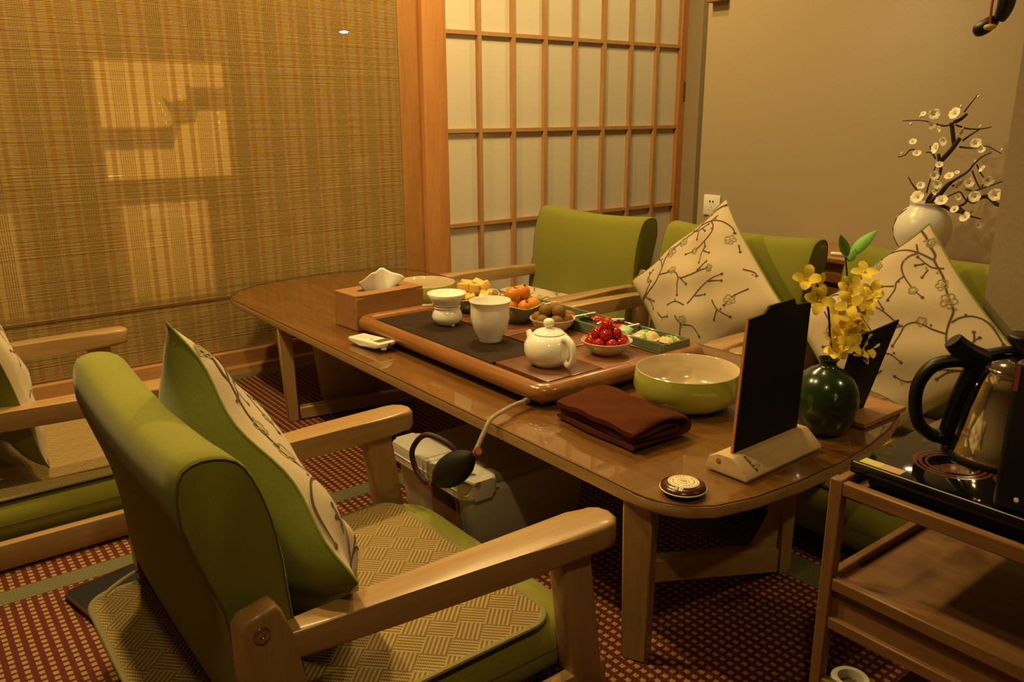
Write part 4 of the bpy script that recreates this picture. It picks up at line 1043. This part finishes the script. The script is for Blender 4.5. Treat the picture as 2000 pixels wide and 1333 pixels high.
# folded towel
tw = thing('folded_towel', 'folded brown towel on the near left part of the table', 'towel', (1.188, 1.160, TT), R(-2))
tw.scale = (0.86, 0.90, 0.95)
def towel_fold(path, th, y0, y1, sd):
    # a thick cloth strip following a folded section in x-z, run along y with soft wrinkles
    sp = smooth_path([(a, 0, c) for a, c in path], 7); L = len(sp); N = 26
    lay = []
    for i, p in enumerate(sp):
        d = (sp[min(L - 1, i + 1)] - sp[max(0, i - 1)]).normalized(); nrm = Vector((-d.z, 0, d.x)); lay.append((p, nrm))
    ring = [(p, n_, 1) for p, n_ in lay] + [(p, n_, -1) for p, n_ in lay[::-1]]
    K = len(ring); b = bmesh.new(); rows = []
    for j in range(N + 1):
        v = j / N; row = []
        endk = math.sqrt(max(0.0, 1 - (1 - min(1, min(v, 1 - v) / 0.05)) ** 2)) * 0.75 + 0.25
        for k, (p, n_, sg) in enumerate(ring):
            s_ = k / K if sg > 0 else (2 * L - 1 - k) / K
            wv = 0.0030 * math.sin(7 * v + sd + p.x * 28) + 0.0018 * math.sin(17 * v + p.x * 50 + sd * 3)
            wv *= max(0, (p.z - 0.012) / 0.03)
            q = p + n_ * (sg * th / 2 * endk)
            y = y0 + (y1 - y0) * v + 0.005 * math.sin(s_ * 19 + sd) * (2 * abs(v - .5))
            row.append(b.verts.new((q.x + 0.003 * math.sin(8 * v + sd), y, max(0.0006, q.z + wv))))
        rows.append(row)
    for j in range(N):
        for k in range(K): b.faces.new((rows[j][k], rows[j][(k + 1) % K], rows[j + 1][(k + 1) % K], rows[j + 1][k]))
    for rw in (rows[0], rows[-1]):
        for k in range(L - 1): b.faces.new((rw[k], rw[k + 1], rw[K - 2 - k], rw[K - 1 - k]))
    bmesh.ops.recalc_face_normals(b, faces=b.faces)
    return b
mk('outer_fold', towel_fold([(-0.088, 0.0065), (-0.02, 0.0065), (0.05, 0.0065), (0.080, 0.010), (0.092, 0.024), (0.082, 0.040), (0.055, 0.0455), (0.0, 0.046), (-0.05, 0.045), (-0.094, 0.040)], 0.0115, -0.140, 0.130, 0.4), M['towel'], tw, ang=75)
mk('inner_fold', towel_fold([(-0.082, 0.0195), (0.0, 0.0185), (0.050, 0.0185), (0.066, 0.0245), (0.052, 0.0315), (0.0, 0.0320), (-0.080, 0.0300)], 0.0100, -0.136, 0.124, 2.2), M['towel'], tw, ang=75)

# call puck
pk = thing('call_button', 'round maroon call button with a white label at the table corner', 'call button', (1.004, 0.820, TT), R(-52))
pk.location = (1.054, 0.866, TT)
mk('body', lathe([(0.0, 0.0), (0.031, 0.0), (0.037, 0.004), (0.0405, 0.008), (0.0385, 0.013), (0.030, 0.0165), (0.0, 0.0185)], 40), M['maroon'], pk, ang=60)
mk('rim_ring', tube([(0.0402 * math.cos(2 * math.pi * k / 40), 0.0402 * math.sin(2 * math.pi * k / 40), 0.0075) for k in range(40)], 0.0013, 6, True), M['white'], pk)
lbl = mk('label_disc', lathe([(0.0, 0.0186), (0.027, 0.0176), (0.0275, 0.0182), (0.0, 0.0196)], 40), plain('cream_label', (0.78, 0.70, 0.50), 0.25), pk, ang=60)
gold = plain('label_gold', (0.40, 0.27, 0.10), 0.5)
for rr in (0.0248, 0.0100): mk('printed_ring', tube([(rr * math.cos(2 * math.pi * k / 40), rr * math.sin(2 * math.pi * k / 40), 0.0197 - rr * 0.05) for k in range(40)], 0.0005, 4, True), gold, lbl)
b = bmesh.new()
for k in range(24):
    if k in (4, 5, 10, 17): continue
    a0 = 2 * math.pi * k / 24; tube([(0.0185 * math.cos(a0 + j * 0.06), 0.0185 * math.sin(a0 + j * 0.06), 0.0191) for j in range(3)], 0.0008, 4, bm=b)
mk('printed_marks', b, gold, lbl)
mk('emblem', ico(0.006, 2, (1.1, 0.7, 0.12), (0, 0, 0.0195)), gold, lbl)
textmesh('点餐', 0.0095, M['paper'], 'lettering', pk, Matrix.Translation((-0.0080, -0.0325, 0.0170)) @ Matrix.Rotation(R(-14), 4, 'Z') @ Matrix.Rotation(R(18), 4, 'X'), 0.0003)

# menu stand, front
ms = thing('menu_stand', 'tall black menu board slotted into a pale wood block', 'menu board', (1.290, 0.868, TT), R(1.5))
prof = [(-0.048, 0.0), (0.040, 0.0), (0.044, 0.008), (0.036, 0.026), (0.016, 0.036), (-0.012, 0.0365), (-0.017, 0.035), (-0.048, 0.009), (-0.050, 0.005)]
mk('wood_block', prism(prof, -0.124, 0.124, 0.002, 2, axis='x'), M['pine'], ms)
mk('knot', lathe([(0, 0.0006), (0.005, 0.0004), (0.006, 0.0)], 12), plain('wood_knot', (0.32, 0.12, 0.04), 0.6), ms, loc=(-0.1242, 0.014, 0.022), rot=(0, R(-90), 0))
bo = mk('board', prism([(-0.106, 0.012), (0.106, 0.012), (0.116, 0.292), (0.070, 0.293), (0.062, 0.296), (0.058, 0.306), (-0.022, 0.304), (-0.030, 0.297), (-0.038, 0.291), (-0.087, 0.288)], -0.0022, 0.0022, axis='y'), M['blackboard'], ms)
edge = [(-0.1075, 0.012), (-0.1045, 0.012), (-0.0850, 0.288), (-0.0880, 0.288)]
mk('wood_edge', prism(edge, -0.0024, 0.0024, axis='y'), M['frame'], ms)
textmesh('扫码点单', 0.0092, M['ink'], 'lettering', ms, Matrix.Translation((-0.090, -0.0327, 0.0222)) @ Matrix.Rotation(R(40), 4, 'X') @ Matrix.Rotation(R(-78), 4, 'Z'), 0.0003)
textmesh('·二', 0.0092, M['ink'], 'lettering', ms, Matrix.Translation((-0.076, -0.0375, 0.0182)) @ Matrix.Rotation(R(40), 4, 'X') @ Matrix.Rotation(R(-78), 4, 'Z'), 0.0003)
# menu stand, rear
m2 = thing('menu_stand', 'slanted black menu board on a flat wooden plate behind the green vase', 'menu board', (1.66, 0.875, TT), 0)
mk('base_plate', box(-0.080, 0.092, -0.050, 0.050, 0, 0.011, 0.001, 1), M['bamboo'], m2)
mk('board', hexa([(-0.105, 0.016, 0.011), (0.012, 0.006, 0.011), (0.012, 0.010, 0.011), (-0.105, 0.020, 0.011), (-0.105, -0.022, 0.196), (0.020, -0.046, 0.221), (0.020, -0.042, 0.221), (-0.105, -0.018, 0.196)]), M['blackboard'], m2)

# green vase with forsythia
gv = thing('green_vase', 'dark green bottle vase on the table end', 'vase', (1.508, 0.880, TT))
mk('body', lathe([(0.0, 0.0), (0.036, 0.0), (0.042, 0.003), (0.053, 0.020), (0.0600, 0.048), (0.0610, 0.070), (0.0565, 0.093), (0.046, 0.112), (0.031, 0.125), (0.0190, 0.131), (0.0150, 0.136), (0.0150, 0.141), (0.0195, 0.147), (0.0185, 0.148), (0.0115, 0.142), (0.011, 0.12), (0.0, 0.118)], 44), M['vase'], gv, ang=60, )
gv.scale = (1.10, 1.10, 1.06)
fl = thing('forsythia_spray', 'yellow artificial forsythia spray standing in the green vase', 'flowers', (1.500, 0.880, TT + 0.12))
def fz(p): return Vector((p[0] * 0.9565 - 1.500, 0.0, 1 - (1 - p[1]) * 0.9565 - (TT + 0.12)))
st1 = [(1.585, 0.49), (1.612, 0.523), (1.640, 0.57), (1.648, 0.62), (1.640, 0.668), (1.636, 0.70)]
st2 = [(1.585, 0.49), (1.565, 0.545), (1.545, 0.60), (1.512, 0.642), (1.470, 0.675), (1.445, 0.705)]
def sp_(pl, dy): return smooth_path([fz(p) + Vector((0, dy * i / len(pl), 0)) for i, p in enumerate(pl)], 5)
base_s = [Vector((0, 0, 0.0))]
mk('stem', tube(smooth_path([(0, 0, 0.0)] + [fz(p) + Vector((0, 0.004 * i, 0)) for i, p in enumerate(st1)], 5), lambda q: 0.0028 - 0.0012 * q, 7), M['stem'], fl)
mk('stem', tube(smooth_path([(0, 0, 0.0)] + [fz(p) + Vector((0, -0.003 * i, 0)) for i, p in enumerate(st2)], 5), lambda q: 0.0028 - 0.0012 * q, 7), M['stem'], fl)
def petal4(n, L, Wd, cup, seed):
    rnd = random.Random(seed); b = bmesh.new()
    for k in range(n):
        a = 2 * math.pi * k / n + rnd.uniform(-.2, .2); c, s = math.cos(a), math.sin(a); rows = []
        for i in range(6):
            t_ = i / 5; w = Wd * (0.25 + 1.15 * math.sin(math.pi * min(1, t_ * 0.80 + 0.12)) ** 0.8) * (1 if t_ < 0.9 else 0.62)
            r = L * t_; zz = cup * L * math.sin(t_ * 1.7) - 0.1 * L * t_ * t_
            row = []
            for j in range(4):
                y = -w + 2 * w * j / 3; z_ = zz + 0.15 * w * (abs(j - 1.5) / 1.5) + rnd.uniform(-.0006, .0006)
                row.append(b.verts.new((c * r - s * y, s * r + c * y, z_)))
            rows.append(row)
        for i in range(5):
            for j in range(3): b.faces.new((rows[i][j], rows[i][j + 1], rows[i + 1][j + 1], rows[i + 1][j]))
    return b
FM = [petal4(4, 0.027, 0.0068, 0.25, 1), petal4(4, 0.029, 0.0072, 0.45, 2), petal4(4, 0.026, 0.0075, 0.65, 3)]
fmesh = []
for i, b in enumerate(FM):
    me = bpy.data.meshes.new('flower'); b.to_mesh(me); b.free(); me.materials.append(M['petal'])
    me.polygons.foreach_set('use_smooth', [True] * len(me.polygons)); fmesh.append(me)
FP = [(1.640, 0.640, 0), (1.676, 0.605, 1), (1.602, 0.608, 1), (1.628, 0.575, 2), (1.655, 0.56, 1), (1.600, 0.545, 2), (1.630, 0.535, 1), (1.580, 0.515, 1), (1.600, 0.500, 2), (1.640, 0.505, 1), (1.668, 0.515, 2), (1.692, 0.500, 1), (1.672, 0.480, 1), (1.640, 0.672, 0), (1.500, 0.660, 0), (1.478, 0.634, 1), (1.424, 0.682, 2), (1.645, 0.598, 2), (1.615, 0.625, 1), (1.655, 0.585, 0), (1.690, 0.620, 2), (1.585, 0.590, 0), (1.605, 0.560, 1), (1.622, 0.515, 0), (1.660, 0.495, 0), (1.685, 0.515, 1), (1.590, 0.535, 0), (1.655, 0.535, 0)]
for i, (x_, z_, k) in enumerate(FP):
    o = mk('flower', fmesh[k], M['petal'], fl)
    o.location = fz((x_, z_)) + Vector((random.uniform(-.004, .004), -0.012 + random.uniform(-.012, .012), 0))
    o.rotation_euler = (R(70) + random.uniform(-.7, .7), random.uniform(-.6, .6), R(-35) + random.uniform(-.8, .8))
    ce = mk('flower_centre', ico(0.003, 1, (1, 1, 1.4), (0, 0, 0.003)), M['petal'], o)
def leafmesh(L, Wd, bend):
    vs, fs = [], []
    for i in range(9):
        t_ = i / 8; w = Wd * math.sin(math.pi * t_ ** 0.75) ** 0.9 + 0.0004
        for j in (-1, 0, 1): vs.append((L * t_, j * w, bend * L * t_ * t_ - abs(j) * -0.15 * w))
    for i in range(8):
        for j in range(2):
            a = i * 3 + j; fs.append((a, a + 1, a + 4, a + 3))
    return (vs, fs)
for (p, L, Wd, az, el) in (((1.648, 0.700), 0.075, 0.013, R(-38), R(52)), ((1.634, 0.700), 0.060, 0.010, R(170), R(62)), ((1.640, 0.690), 0.030, 0.010, R(-20), R(65))):
    o = mk('leaf', leafmesh(L, Wd, -0.15), M['leaf'], fl, ang=70)
    o.location = fz(p) + Vector((0, 0.015, 0)); o.rotation_euler = (R(40), -el, az)
    so2 = o.modifiers.new('thick', 'SOLIDIFY'); so2.thickness = 0.0006

# ------------------------------------------------------------------ cabinet, white vase and plum branch by the wall
cab = thing('louvred_cabinet', 'low wooden louvred cabinet along the beige wall behind the chairs', 'cabinet', (2.70, 1.60, 0))
mk('top', box(-0.16, 0.14, -0.66, 0.28, 0.505, 0.525, 0.003, 1), M['bamboo'], cab)
mk('body', box(-0.145, 0.14, -0.64, 0.26, 0.0, 0.505), M['bamboo'], cab)
for i in range(9):
    mk('louvre', hexa([(-0.160, -0.62, 0.058 + i * 0.048), (-0.145, -0.62, 0.066 + i * 0.048), (-0.145, 0.24, 0.066 + i * 0.048), (-0.160, 0.24, 0.058 + i * 0.048), (-0.156, -0.62, 0.085 + i * 0.048), (-0.145, -0.62, 0.088 + i * 0.048), (-0.145, 0.24, 0.088 + i * 0.048), (-0.156, 0.24, 0.085 + i * 0.048)]), M['tray'], cab)
tag(mk('white_marker', lathe([(0, 0), (0.006, 0), (0.0065, 0.004), (0.0065, 0.05), (0.005, 0.056), (0, 0.056)], 16), M['white'], loc=(2.575, 1.535, 0.532), rot=(R(90), 0, R(20))), 'small white cylinder lying on the cabinet top between two chairs', 'cylinder')
wv_ = thing('white_vase', 'white rounded vase with dark line on the cabinet', 'vase', (2.68, 1.285, 0.525))
mk('body', lathe([(0.0, 0.0), (0.040, 0.0), (0.044, 0.004), (0.066, 0.04), (0.084, 0.085), (0.0865, 0.112), (0.078, 0.145), (0.060, 0.170), (0.047, 0.180), (0.046, 0.188), (0.050, 0.1935), (0.047, 0.194), (0.040, 0.184), (0.0, 0.16)], 44), plain('vase_white', (0.70, 0.68, 0.62), 0.3, 0.5, var=0.04), wv_, ang=60)
def vr(z):
    pr = [(0.0, 0.040), (0.04, 0.066), (0.085, 0.084), (0.112, 0.0865), (0.145, 0.078), (0.170, 0.060), (0.18, 0.047)]
    for (z0, r0), (z1, r1) in zip(pr, pr[1:]):
        if z <= z1: return r0 + (r1 - r0) * (z - z0) / (z1 - z0)
    return 0.047
mk('painted_line', tube([((vr(z_) + 0.0006) * math.cos(a), (vr(z_) + 0.0006) * math.sin(a), z_) for z_, a in ((0.172, R(140)), (0.160, R(128)), (0.135, R(118)), (0.105, R(116)), (0.075, R(124)), (0.055, R(140)), (0.042, R(160)))], 0.003, 6, flat=0.6), M['stem'], wv_)
pb = thing('plum_branch', 'dark plum branch with white blossoms in the white vase', 'branch', (2.68, 1.285, 0.70))
# branch polylines measured in the plane of the wall: (offset along -y, height)
def pp(x, y):
    # crop frame of the photograph's branch study -> metres in the y-z plane at x=2.68
    X, Y = 1730 + x / 5.125, 180 + y / 5.125
    return Vector((0.0, -(X - 1806) * 0.00153, (402 - Y) * 0.00170 + 0.008 - (X - 1806) * 0.00018))
def br(pts, r0, r1, dx=0.0):
    P_ = [pp(*p) + Vector((-dx * i / len(pts), 0, 0)) for i, p in enumerate(pts)]
    mk('branch', tube(smooth_path(P_, 4), lambda q: r0 + (r1 - r0) * q, 7), M['stem'], pb)
br([(400, 1160), (430, 1090), (520, 1010), (580, 920), (620, 880)], 0.0085, 0.006)
br([(620, 880), (700, 820), (790, 750), (850, 670), (920, 600), (1010, 550)], 0.0042, 0.0016, 0.03)
br([(390, 1140), (410, 1060), (470, 960), (490, 880)], 0.006, 0.004, -0.01)
br([(470, 880), (490, 790), (450, 690), (430, 650)], 0.0045, 0.0055, -0.02)
br([(490, 700), (560, 620), (610, 560), (670, 470)], 0.0075, 0.0065, 0.02)
br([(605, 560), (590, 450), (575, 340)], 0.0065, 0.0065, 0.03)
br([(575, 335), (650, 300), (715, 250)], 0.006, 0.0040, 0.03)
br([(655, 240), (700, 170), (770, 70)], 0.0026, 0.0012)
br([(570, 355), (480, 380), (390, 370), (270, 355), (65, 380)], 0.003, 0.0014, 0.03)
br([(590, 360), (700, 380), (820, 370), (920, 340)], 0.003, 0.0014, -0.02)
br([(680, 490), (750, 430), (830, 370)], 0.003, 0.002)
br([(660, 550), (800, 540), (940, 505), (1100, 548)], 0.003, 0.0014, 0.03)
br([(430, 690), (380, 640), (320, 645)], 0.003, 0.0018)
br([(410, 660), (370, 610), (350, 580)], 0.0025, 0.0014)
br([(230, 640), (160, 640), (110, 700), (45, 725)], 0.0025, 0.0014, 0.02)
br([(380, 1020), (400, 900), (440, 760)], 0.0026, 0.0018)
br([(290, 1020), (230, 960), (185, 895)], 0.003, 0.0014, 0.02)
br([(455, 1100), (600, 1110), (680, 1125), (800, 1120)], 0.005, 0.006, 0.02)
br([(800, 1120), (740, 1085), (800, 1040), (850, 940), (930, 890), (1050, 830), (1195, 755)], 0.0045, 0.0018, 0.02)
br([(870, 1025), (930, 970), (990, 950), (1080, 1000), (1160, 1000), (1260, 990)], 0.005, 0.0075, -0.02)
br([(850, 680), (900, 750), (945, 800), (930, 880)], 0.0022, 0.0018)
br([(815, 740), (870, 830), (920, 890)], 0.0022, 0.0018)
br([(600, 1020), (660, 980), (730, 950), (790, 1010), (870, 1030)], 0.0022, 0.002)
br([(690, 910), (640, 905)], 0.003, 0.004); br([(780, 918), (860, 920)], 0.0025, 0.002)
br([(860, 1150), (970, 1155)], 0.003, 0.002)
bp_ = petal4(5, 0.0135, 0.0092, 0.60, 9); pm = bpy.data.meshes.new('blossom'); bp_.to_mesh(pm); bp_.free(); pm.materials.append(M['plumpetal']); pm.polygons.foreach_set('use_smooth', [True] * len(pm.polygons))
cm = bpy.data.meshes.new('blossom_centre'); b = ico(0.0026, 1, (1, 1, 1), (0, 0, 0.0045)); b.to_mesh(cm); b.free(); cm.materials.append(M['plumbud'])
for (x_, y_, s_) in ((600, 265, 1.3), (370, 290, 1.2), (265, 300, 0.6), (365, 385, 0.9), (460, 405, 0.7), (690, 415, 1.1), (520, 510, 1.0), (455, 590, 1.2), (245, 670, 0.9), (190, 570, 0.8), (830, 500, 1.1), (900, 540, 0.8), (500, 740, 0.8), (460, 840, 1.0), (510, 910, 1.0), (620, 830, 1.0), (740, 880, 1.2), (820, 850, 1.0), (740, 990, 0.7), (330, 960, 0.9), (325, 1075, 1.5), (575, 1065, 1.3), (900, 960, 1.2), (1000, 800, 1.1), (940, 710, 0.8), (1090, 915, 1.3), (720, 1120, 0.9), (840, 1170, 1.2), (965, 1215, 0.7), (880, 1110, 0.6), (495, 985, 0.7), (1180, 780, 0.5), (690, 780, 0.5)):
    o = mk('blossom', pm, M['plumpetal'], pb); o.location = pp(x_, y_) + Vector((-0.012, 0, 0)); o.scale = (s_,) * 3
    o.rotation_euler = (random.uniform(-.7, .7), R(-75) + random.uniform(-.6, .6), random.uniform(-.6, .6))
    mk('blossom_centre', cm, M['plumbud'], o)
for (x_, y_) in ((775, 90), (120, 405), (215, 325), (60, 690), (835, 655), (1190, 740), (1070, 520), (835, 345), (620, 190), (890, 1105), (815, 810)):
    mk('bud', ico(0.0045, 1, (1, 1, 1.2)), M['plumpetal'], pb, loc=pp(x_, y_))

# ------------------------------------------------------------------ trolley with cooker and kettle
tr = thing('tea_trolley', 'slim wooden trolley with open shelves at the right edge', 'trolley', (1.092, 0.615, 0))
TW, TL = 0.42, 0.34    # depth along +x, length along -y
for x0 in (0.0, TW - 0.020):
    for y0 in (-0.020, -TL + 0.0):
        mk('post', box(x0, x0 + 0.020, y0, y0 + 0.020, 0.0, 0.462, 0.002, 1), M['trolleyz'], tr)
def shelf(z0, z1, zt):
    mk('side_rail', box(0.001, 0.016, -TL + 0.020, -0.020, z0, z1, 0.002, 1), M['trolley'], tr)
    mk('side_rail', box(TW - 0.016, TW - 0.001, -TL + 0.020, -0.020, z0, z1, 0.002, 1), M['trolley'], tr)
    mk('end_rail', box(0.020, TW - 0.020, -0.016, -0.001, z0, z1, 0.002, 1), M['trolley'], tr)
    mk('end_rail', box(0.020, TW - 0.020, -TL + 0.001, -TL + 0.016, z0, z1, 0.002, 1), M['trolley'], tr)
    mk('shelf_board', box(0.016, TW - 0.016, -TL + 0.016, -0.016, zt - 0.006, zt, 0.0, 1), M['trolley'], tr)
shelf(0.438, 0.460, 0.445); shelf(0.276, 0.297, 0.282)
mk('apron_panel', box(0.010, 0.016, -TL + 0.020, -0.020, 0.226, 0.276), M['trolley'], tr)
mk('side_rail', box(0.001, 0.016, -TL + 0.020, -0.020, 0.208, 0.228, 0.002, 1), M['trolley'], tr)
mk('shelf_board', box(0.016, TW - 0.016, -TL + 0.016, -0.016, 0.212, 0.218), M['trolley'], tr)
mk('foot_rail', box(0.0, TW, -0.13, -0.10, 0.09, 0.115, 0.002, 1), M['trolley'], tr)
mk('bottom_rail', box(0.001, 0.016, -TL + 0.020, -0.020, 0.09, 0.115, 0.002, 1), M['trolley'], tr)
ck = thing('induction_cooker', 'flat black induction cooker with copper swirl print on the trolley', 'cooker', (1.12, 0.602, 0.445))
mk('foot_base', box(0.02, 0.36, -0.29, -0.02, 0.0, 0.022, 0.006, 2), M['black'], ck)
gp_ = mk('glass_plate', box(0.0, 0.38, -0.315, 0.0, 0.022, 0.042, 0.004, 2), M['blackglass'], ck)
mk('painted_edge', tube([(0.0015, -0.31, 0.041), (0.0015, -0.005, 0.041)], 0.0010, 6), M['grey'], ck)  # grey line painted in for the highlight along the plate edge
b = bmesh.new(); 
def flatring(b, cx, cy, r0, r1, z, sx=1, n=40, a0=0, a1=6.2832):
    pr = None
    for k in range(n + 1):
        a = a0 + (a1 - a0) * k / n
        c = [b.verts.new((cx + r * math.cos(a) * sx, cy + r * math.sin(a), z)) for r in (r0, r1)]
        if pr: b.faces.new((pr[0], pr[1], c[1], c[0]))
        pr = c
for (r0, r1) in ((0.050, 0.055), (0.042, 0.047), (0.034, 0.038)): flatring(b, 0.105, -0.105, r0, r1, 0.0423)
flatring(b, 0.090, -0.115, 0.0, 0.020, 0.0423); flatring(b, 0.155, -0.150, 0.0, 0.020, 0.0424); flatring(b, 0.115, -0.190, 0.018, 0.030, 0.0423, 1, 30, 0.5, 5.5); flatring(b, 0.108, -0.200, 0.0, 0.012, 0.0424)
for k in range(9): flatring(b, 0.060 + 0.014 * math.cos(k * 0.698), -0.215 + 0.014 * math.sin(k * 0.698), 0.0, 0.006, 0.0423, 1, 8)
mk('copper_print', b, M['copper'], ck, ang=None)
b = bmesh.new()
for (x0, y0) in ((0.20, -0.03), (0.20, -0.075), (0.26, -0.03)):
    for q in range(4):
        xa, ya = [(x0, y0), (x0 + 0.04, y0), (x0 + 0.04, y0 - 0.035), (x0, y0 - 0.035)][q]; xb, yb = [(x0 + 0.04, y0), (x0 + 0.04, y0 - 0.035), (x0, y0 - 0.035), (x0, y0)][q]
        tube([(xa, ya, 0.0422), (xb, yb, 0.0422)], 0.0006, 4, bm=b)
mk('key_outlines', b, plain('faint_print', (0.06, 0.03, 0.02), 0.4), ck, ang=None)
mk('yellow_sticker', box(0.006, 0.026, -0.042, -0.012, 0.042, 0.0428), M['sticker'], ck)
mk('orange_sticker', box(0.006, 0.026, -0.075, -0.042, 0.042, 0.0427), M['sticker2'], ck)
kt = thing('steel_kettle', 'shiny steel kettle with black handle on the cooker', 'kettle', (1.325, 0.462, 0.4873), R(128))
KH = 0.142
mk('body', lathe([(0.0, 0.002), (0.086, 0.002), (0.0885, 0.006), (0.0885, 0.012), (0.086, 0.016), (0.084, 0.045), (0.077, 0.085), (0.067, 0.118), (0.060, 0.138), (0.0615, 0.142), (0.058, 0.143), (0.0, 0.141)], 64), M['steel'], kt, ang=60)
mk('base_ring', lathe([(0.0, 0.0), (0.090, 0.0), (0.091, 0.004), (0.089, 0.008), (0.0, 0.008)], 48), M['black'], kt, ang=60)
mk('lid', lathe([(0.0, 0.1425), (0.057, 0.143), (0.058, 0.145), (0.050, 0.153), (0.030, 0.161), (0.0, 0.163)], 48), M['steel'], kt, ang=60)
mk('lid_knob', lathe([(0.0, 0.160), (0.012, 0.161), (0.012, 0.168), (0.024, 0.182), (0.0255, 0.190), (0.022, 0.193), (0.0, 0.192)], 28), M['black'], kt, ang=60)
mk('lid_bridge', tube(smooth_path([(0.072, 0, 0.150), (0.048, 0, 0.161), (0.022, 0, 0.168), (0.0, 0, 0.166)], 5), lambda q: 0.012 - 0.002 * q, 10, flat=0.5), M['black'], kt, ang=60)
mk('handle', tube(smooth_path([(0.062, 0, 0.146), (0.092, 0, 0.146), (0.120, 0, 0.136), (0.137, 0, 0.107), (0.138, 0, 0.070), (0.127, 0, 0.038), (0.104, 0, 0.022), (0.086, 0, 0.028)], 6), 0.0125, 12, flat=0.8), M['black'], kt, ang=60)
mk('handle_strap', tube(smooth_path([(0.064, 0, 0.140), (0.074, 0, 0.110), (0.084, 0, 0.070), (0.090, 0, 0.030), (0.091, 0, 0.012)], 6), lambda q: 0.016 - 0.004 * q, 10, flat=0.7), M['black'], kt, ang=60)
mk('hinge_horn', tube(smooth_path([(0.050, 0, 0.146), (0.072, 0, 0.156), (0.088, 0, 0.168), (0.098, 0, 0.178)], 5), lambda q: 0.020 - 0.006 * q, 12), M['black'], kt, ang=60)
mk('spout', prism([(-0.060, -0.020), (-0.060, 0.020), (-0.084, 0.006), (-0.088, 0.0), (-0.084, -0.006)], 0.110, 0.140, 0.004, 2), M['steel'], kt)
tw2 = thing('steriliser_unit', 'tall black unit cut off by the right edge in front of the kettle', 'appliance', (1.126, 0.402, 0.4875))
mk('casing', box(0.0, 0.115, -0.16, 0.0, 0.0, 0.205, 0.008, 3), M['black'], tw2)
mk('trim_strip', box(-0.0006, 0.001, -0.010, -0.004, 0.165, 0.198), plain('red_trim', (0.22, 0.05, 0.02), 0.4), tw2)
mk('indicator', lathe([(0, 0.001), (0.003, 0.0008), (0.0035, 0)], 10), M['white'], tw2, loc=(-0.0003, -0.03, 0.02), rot=(0, R(-90), 0))
bt = thing('plastic_bottle', 'clear bottle with ribbed white ring cap under the trolley', 'bottle', (1.215, 0.610, 0))
bt.location = (1.178, 0.588, 0)
bt.scale = (0.82, 0.82, 0.95)
t = NT('bottle_plastic'); t.color((0.75, 0.65, 0.5)).set(Roughness=0.15, Transmission_Weight=0.8, IOR=1.35)
mk('bottle_body', lathe([(0.0, 0.0), (0.036, 0.0), (0.040, 0.006), (0.040, 0.038), (0.030, 0.052), (0.024, 0.058), (0.024, 0.066)], 32), t.m, bt, ang=60)
def ribs(r, z, a, i): return (r + (0.0010 if int(round(a / (2 * math.pi) * 96)) % 2 == 0 and i in (1, 2) else 0), z)
cap_ = lathe([(0.026, 0.058), (0.0375, 0.058), (0.0375, 0.082), (0.035, 0.084), (0.0255, 0.084), (0.0245, 0.082), (0.0245, 0.060), (0.026, 0.058)], 96)
for f in [f for f in cap_.faces if len(f.verts) > 8]: bmesh.ops.delete(cap_, geom=[f], context='FACES_ONLY')
mk('ring_cap', cap_, M['white'], bt, ang=30)
b = bmesh.new()
for k in range(44):
    a = 2 * math.pi * k / 44; tube([(0.0378 * math.cos(a), 0.0378 * math.sin(a), 0.060), (0.0378 * math.cos(a), 0.0378 * math.sin(a), 0.081)], 0.0009, 4, bm=b)
mk('cap_ribs', b, M['white'], bt)
# dark tray on the floor behind the foreground chair
bpz = thing('lacquer_tray', 'flat black lacquer tray lying on the mat behind the front chair', 'tray', (0.30, 1.73, 0.0012), R(12))
mk('plate', prism(rrect(-0.085, 0.16, -0.11, 0.11, 0.02, 4), 0.0, 0.010, 0.002, 1), M['blackboard'], bpz)
mk('rim', tube([(p[0], p[1], 0.009) for p in rrect(-0.085, 0.16, -0.11, 0.11, 0.02, 4)], 0.004, 6, True), plain('lacquer_rim', (0.045, 0.012, 0.008), 0.4), bpz)
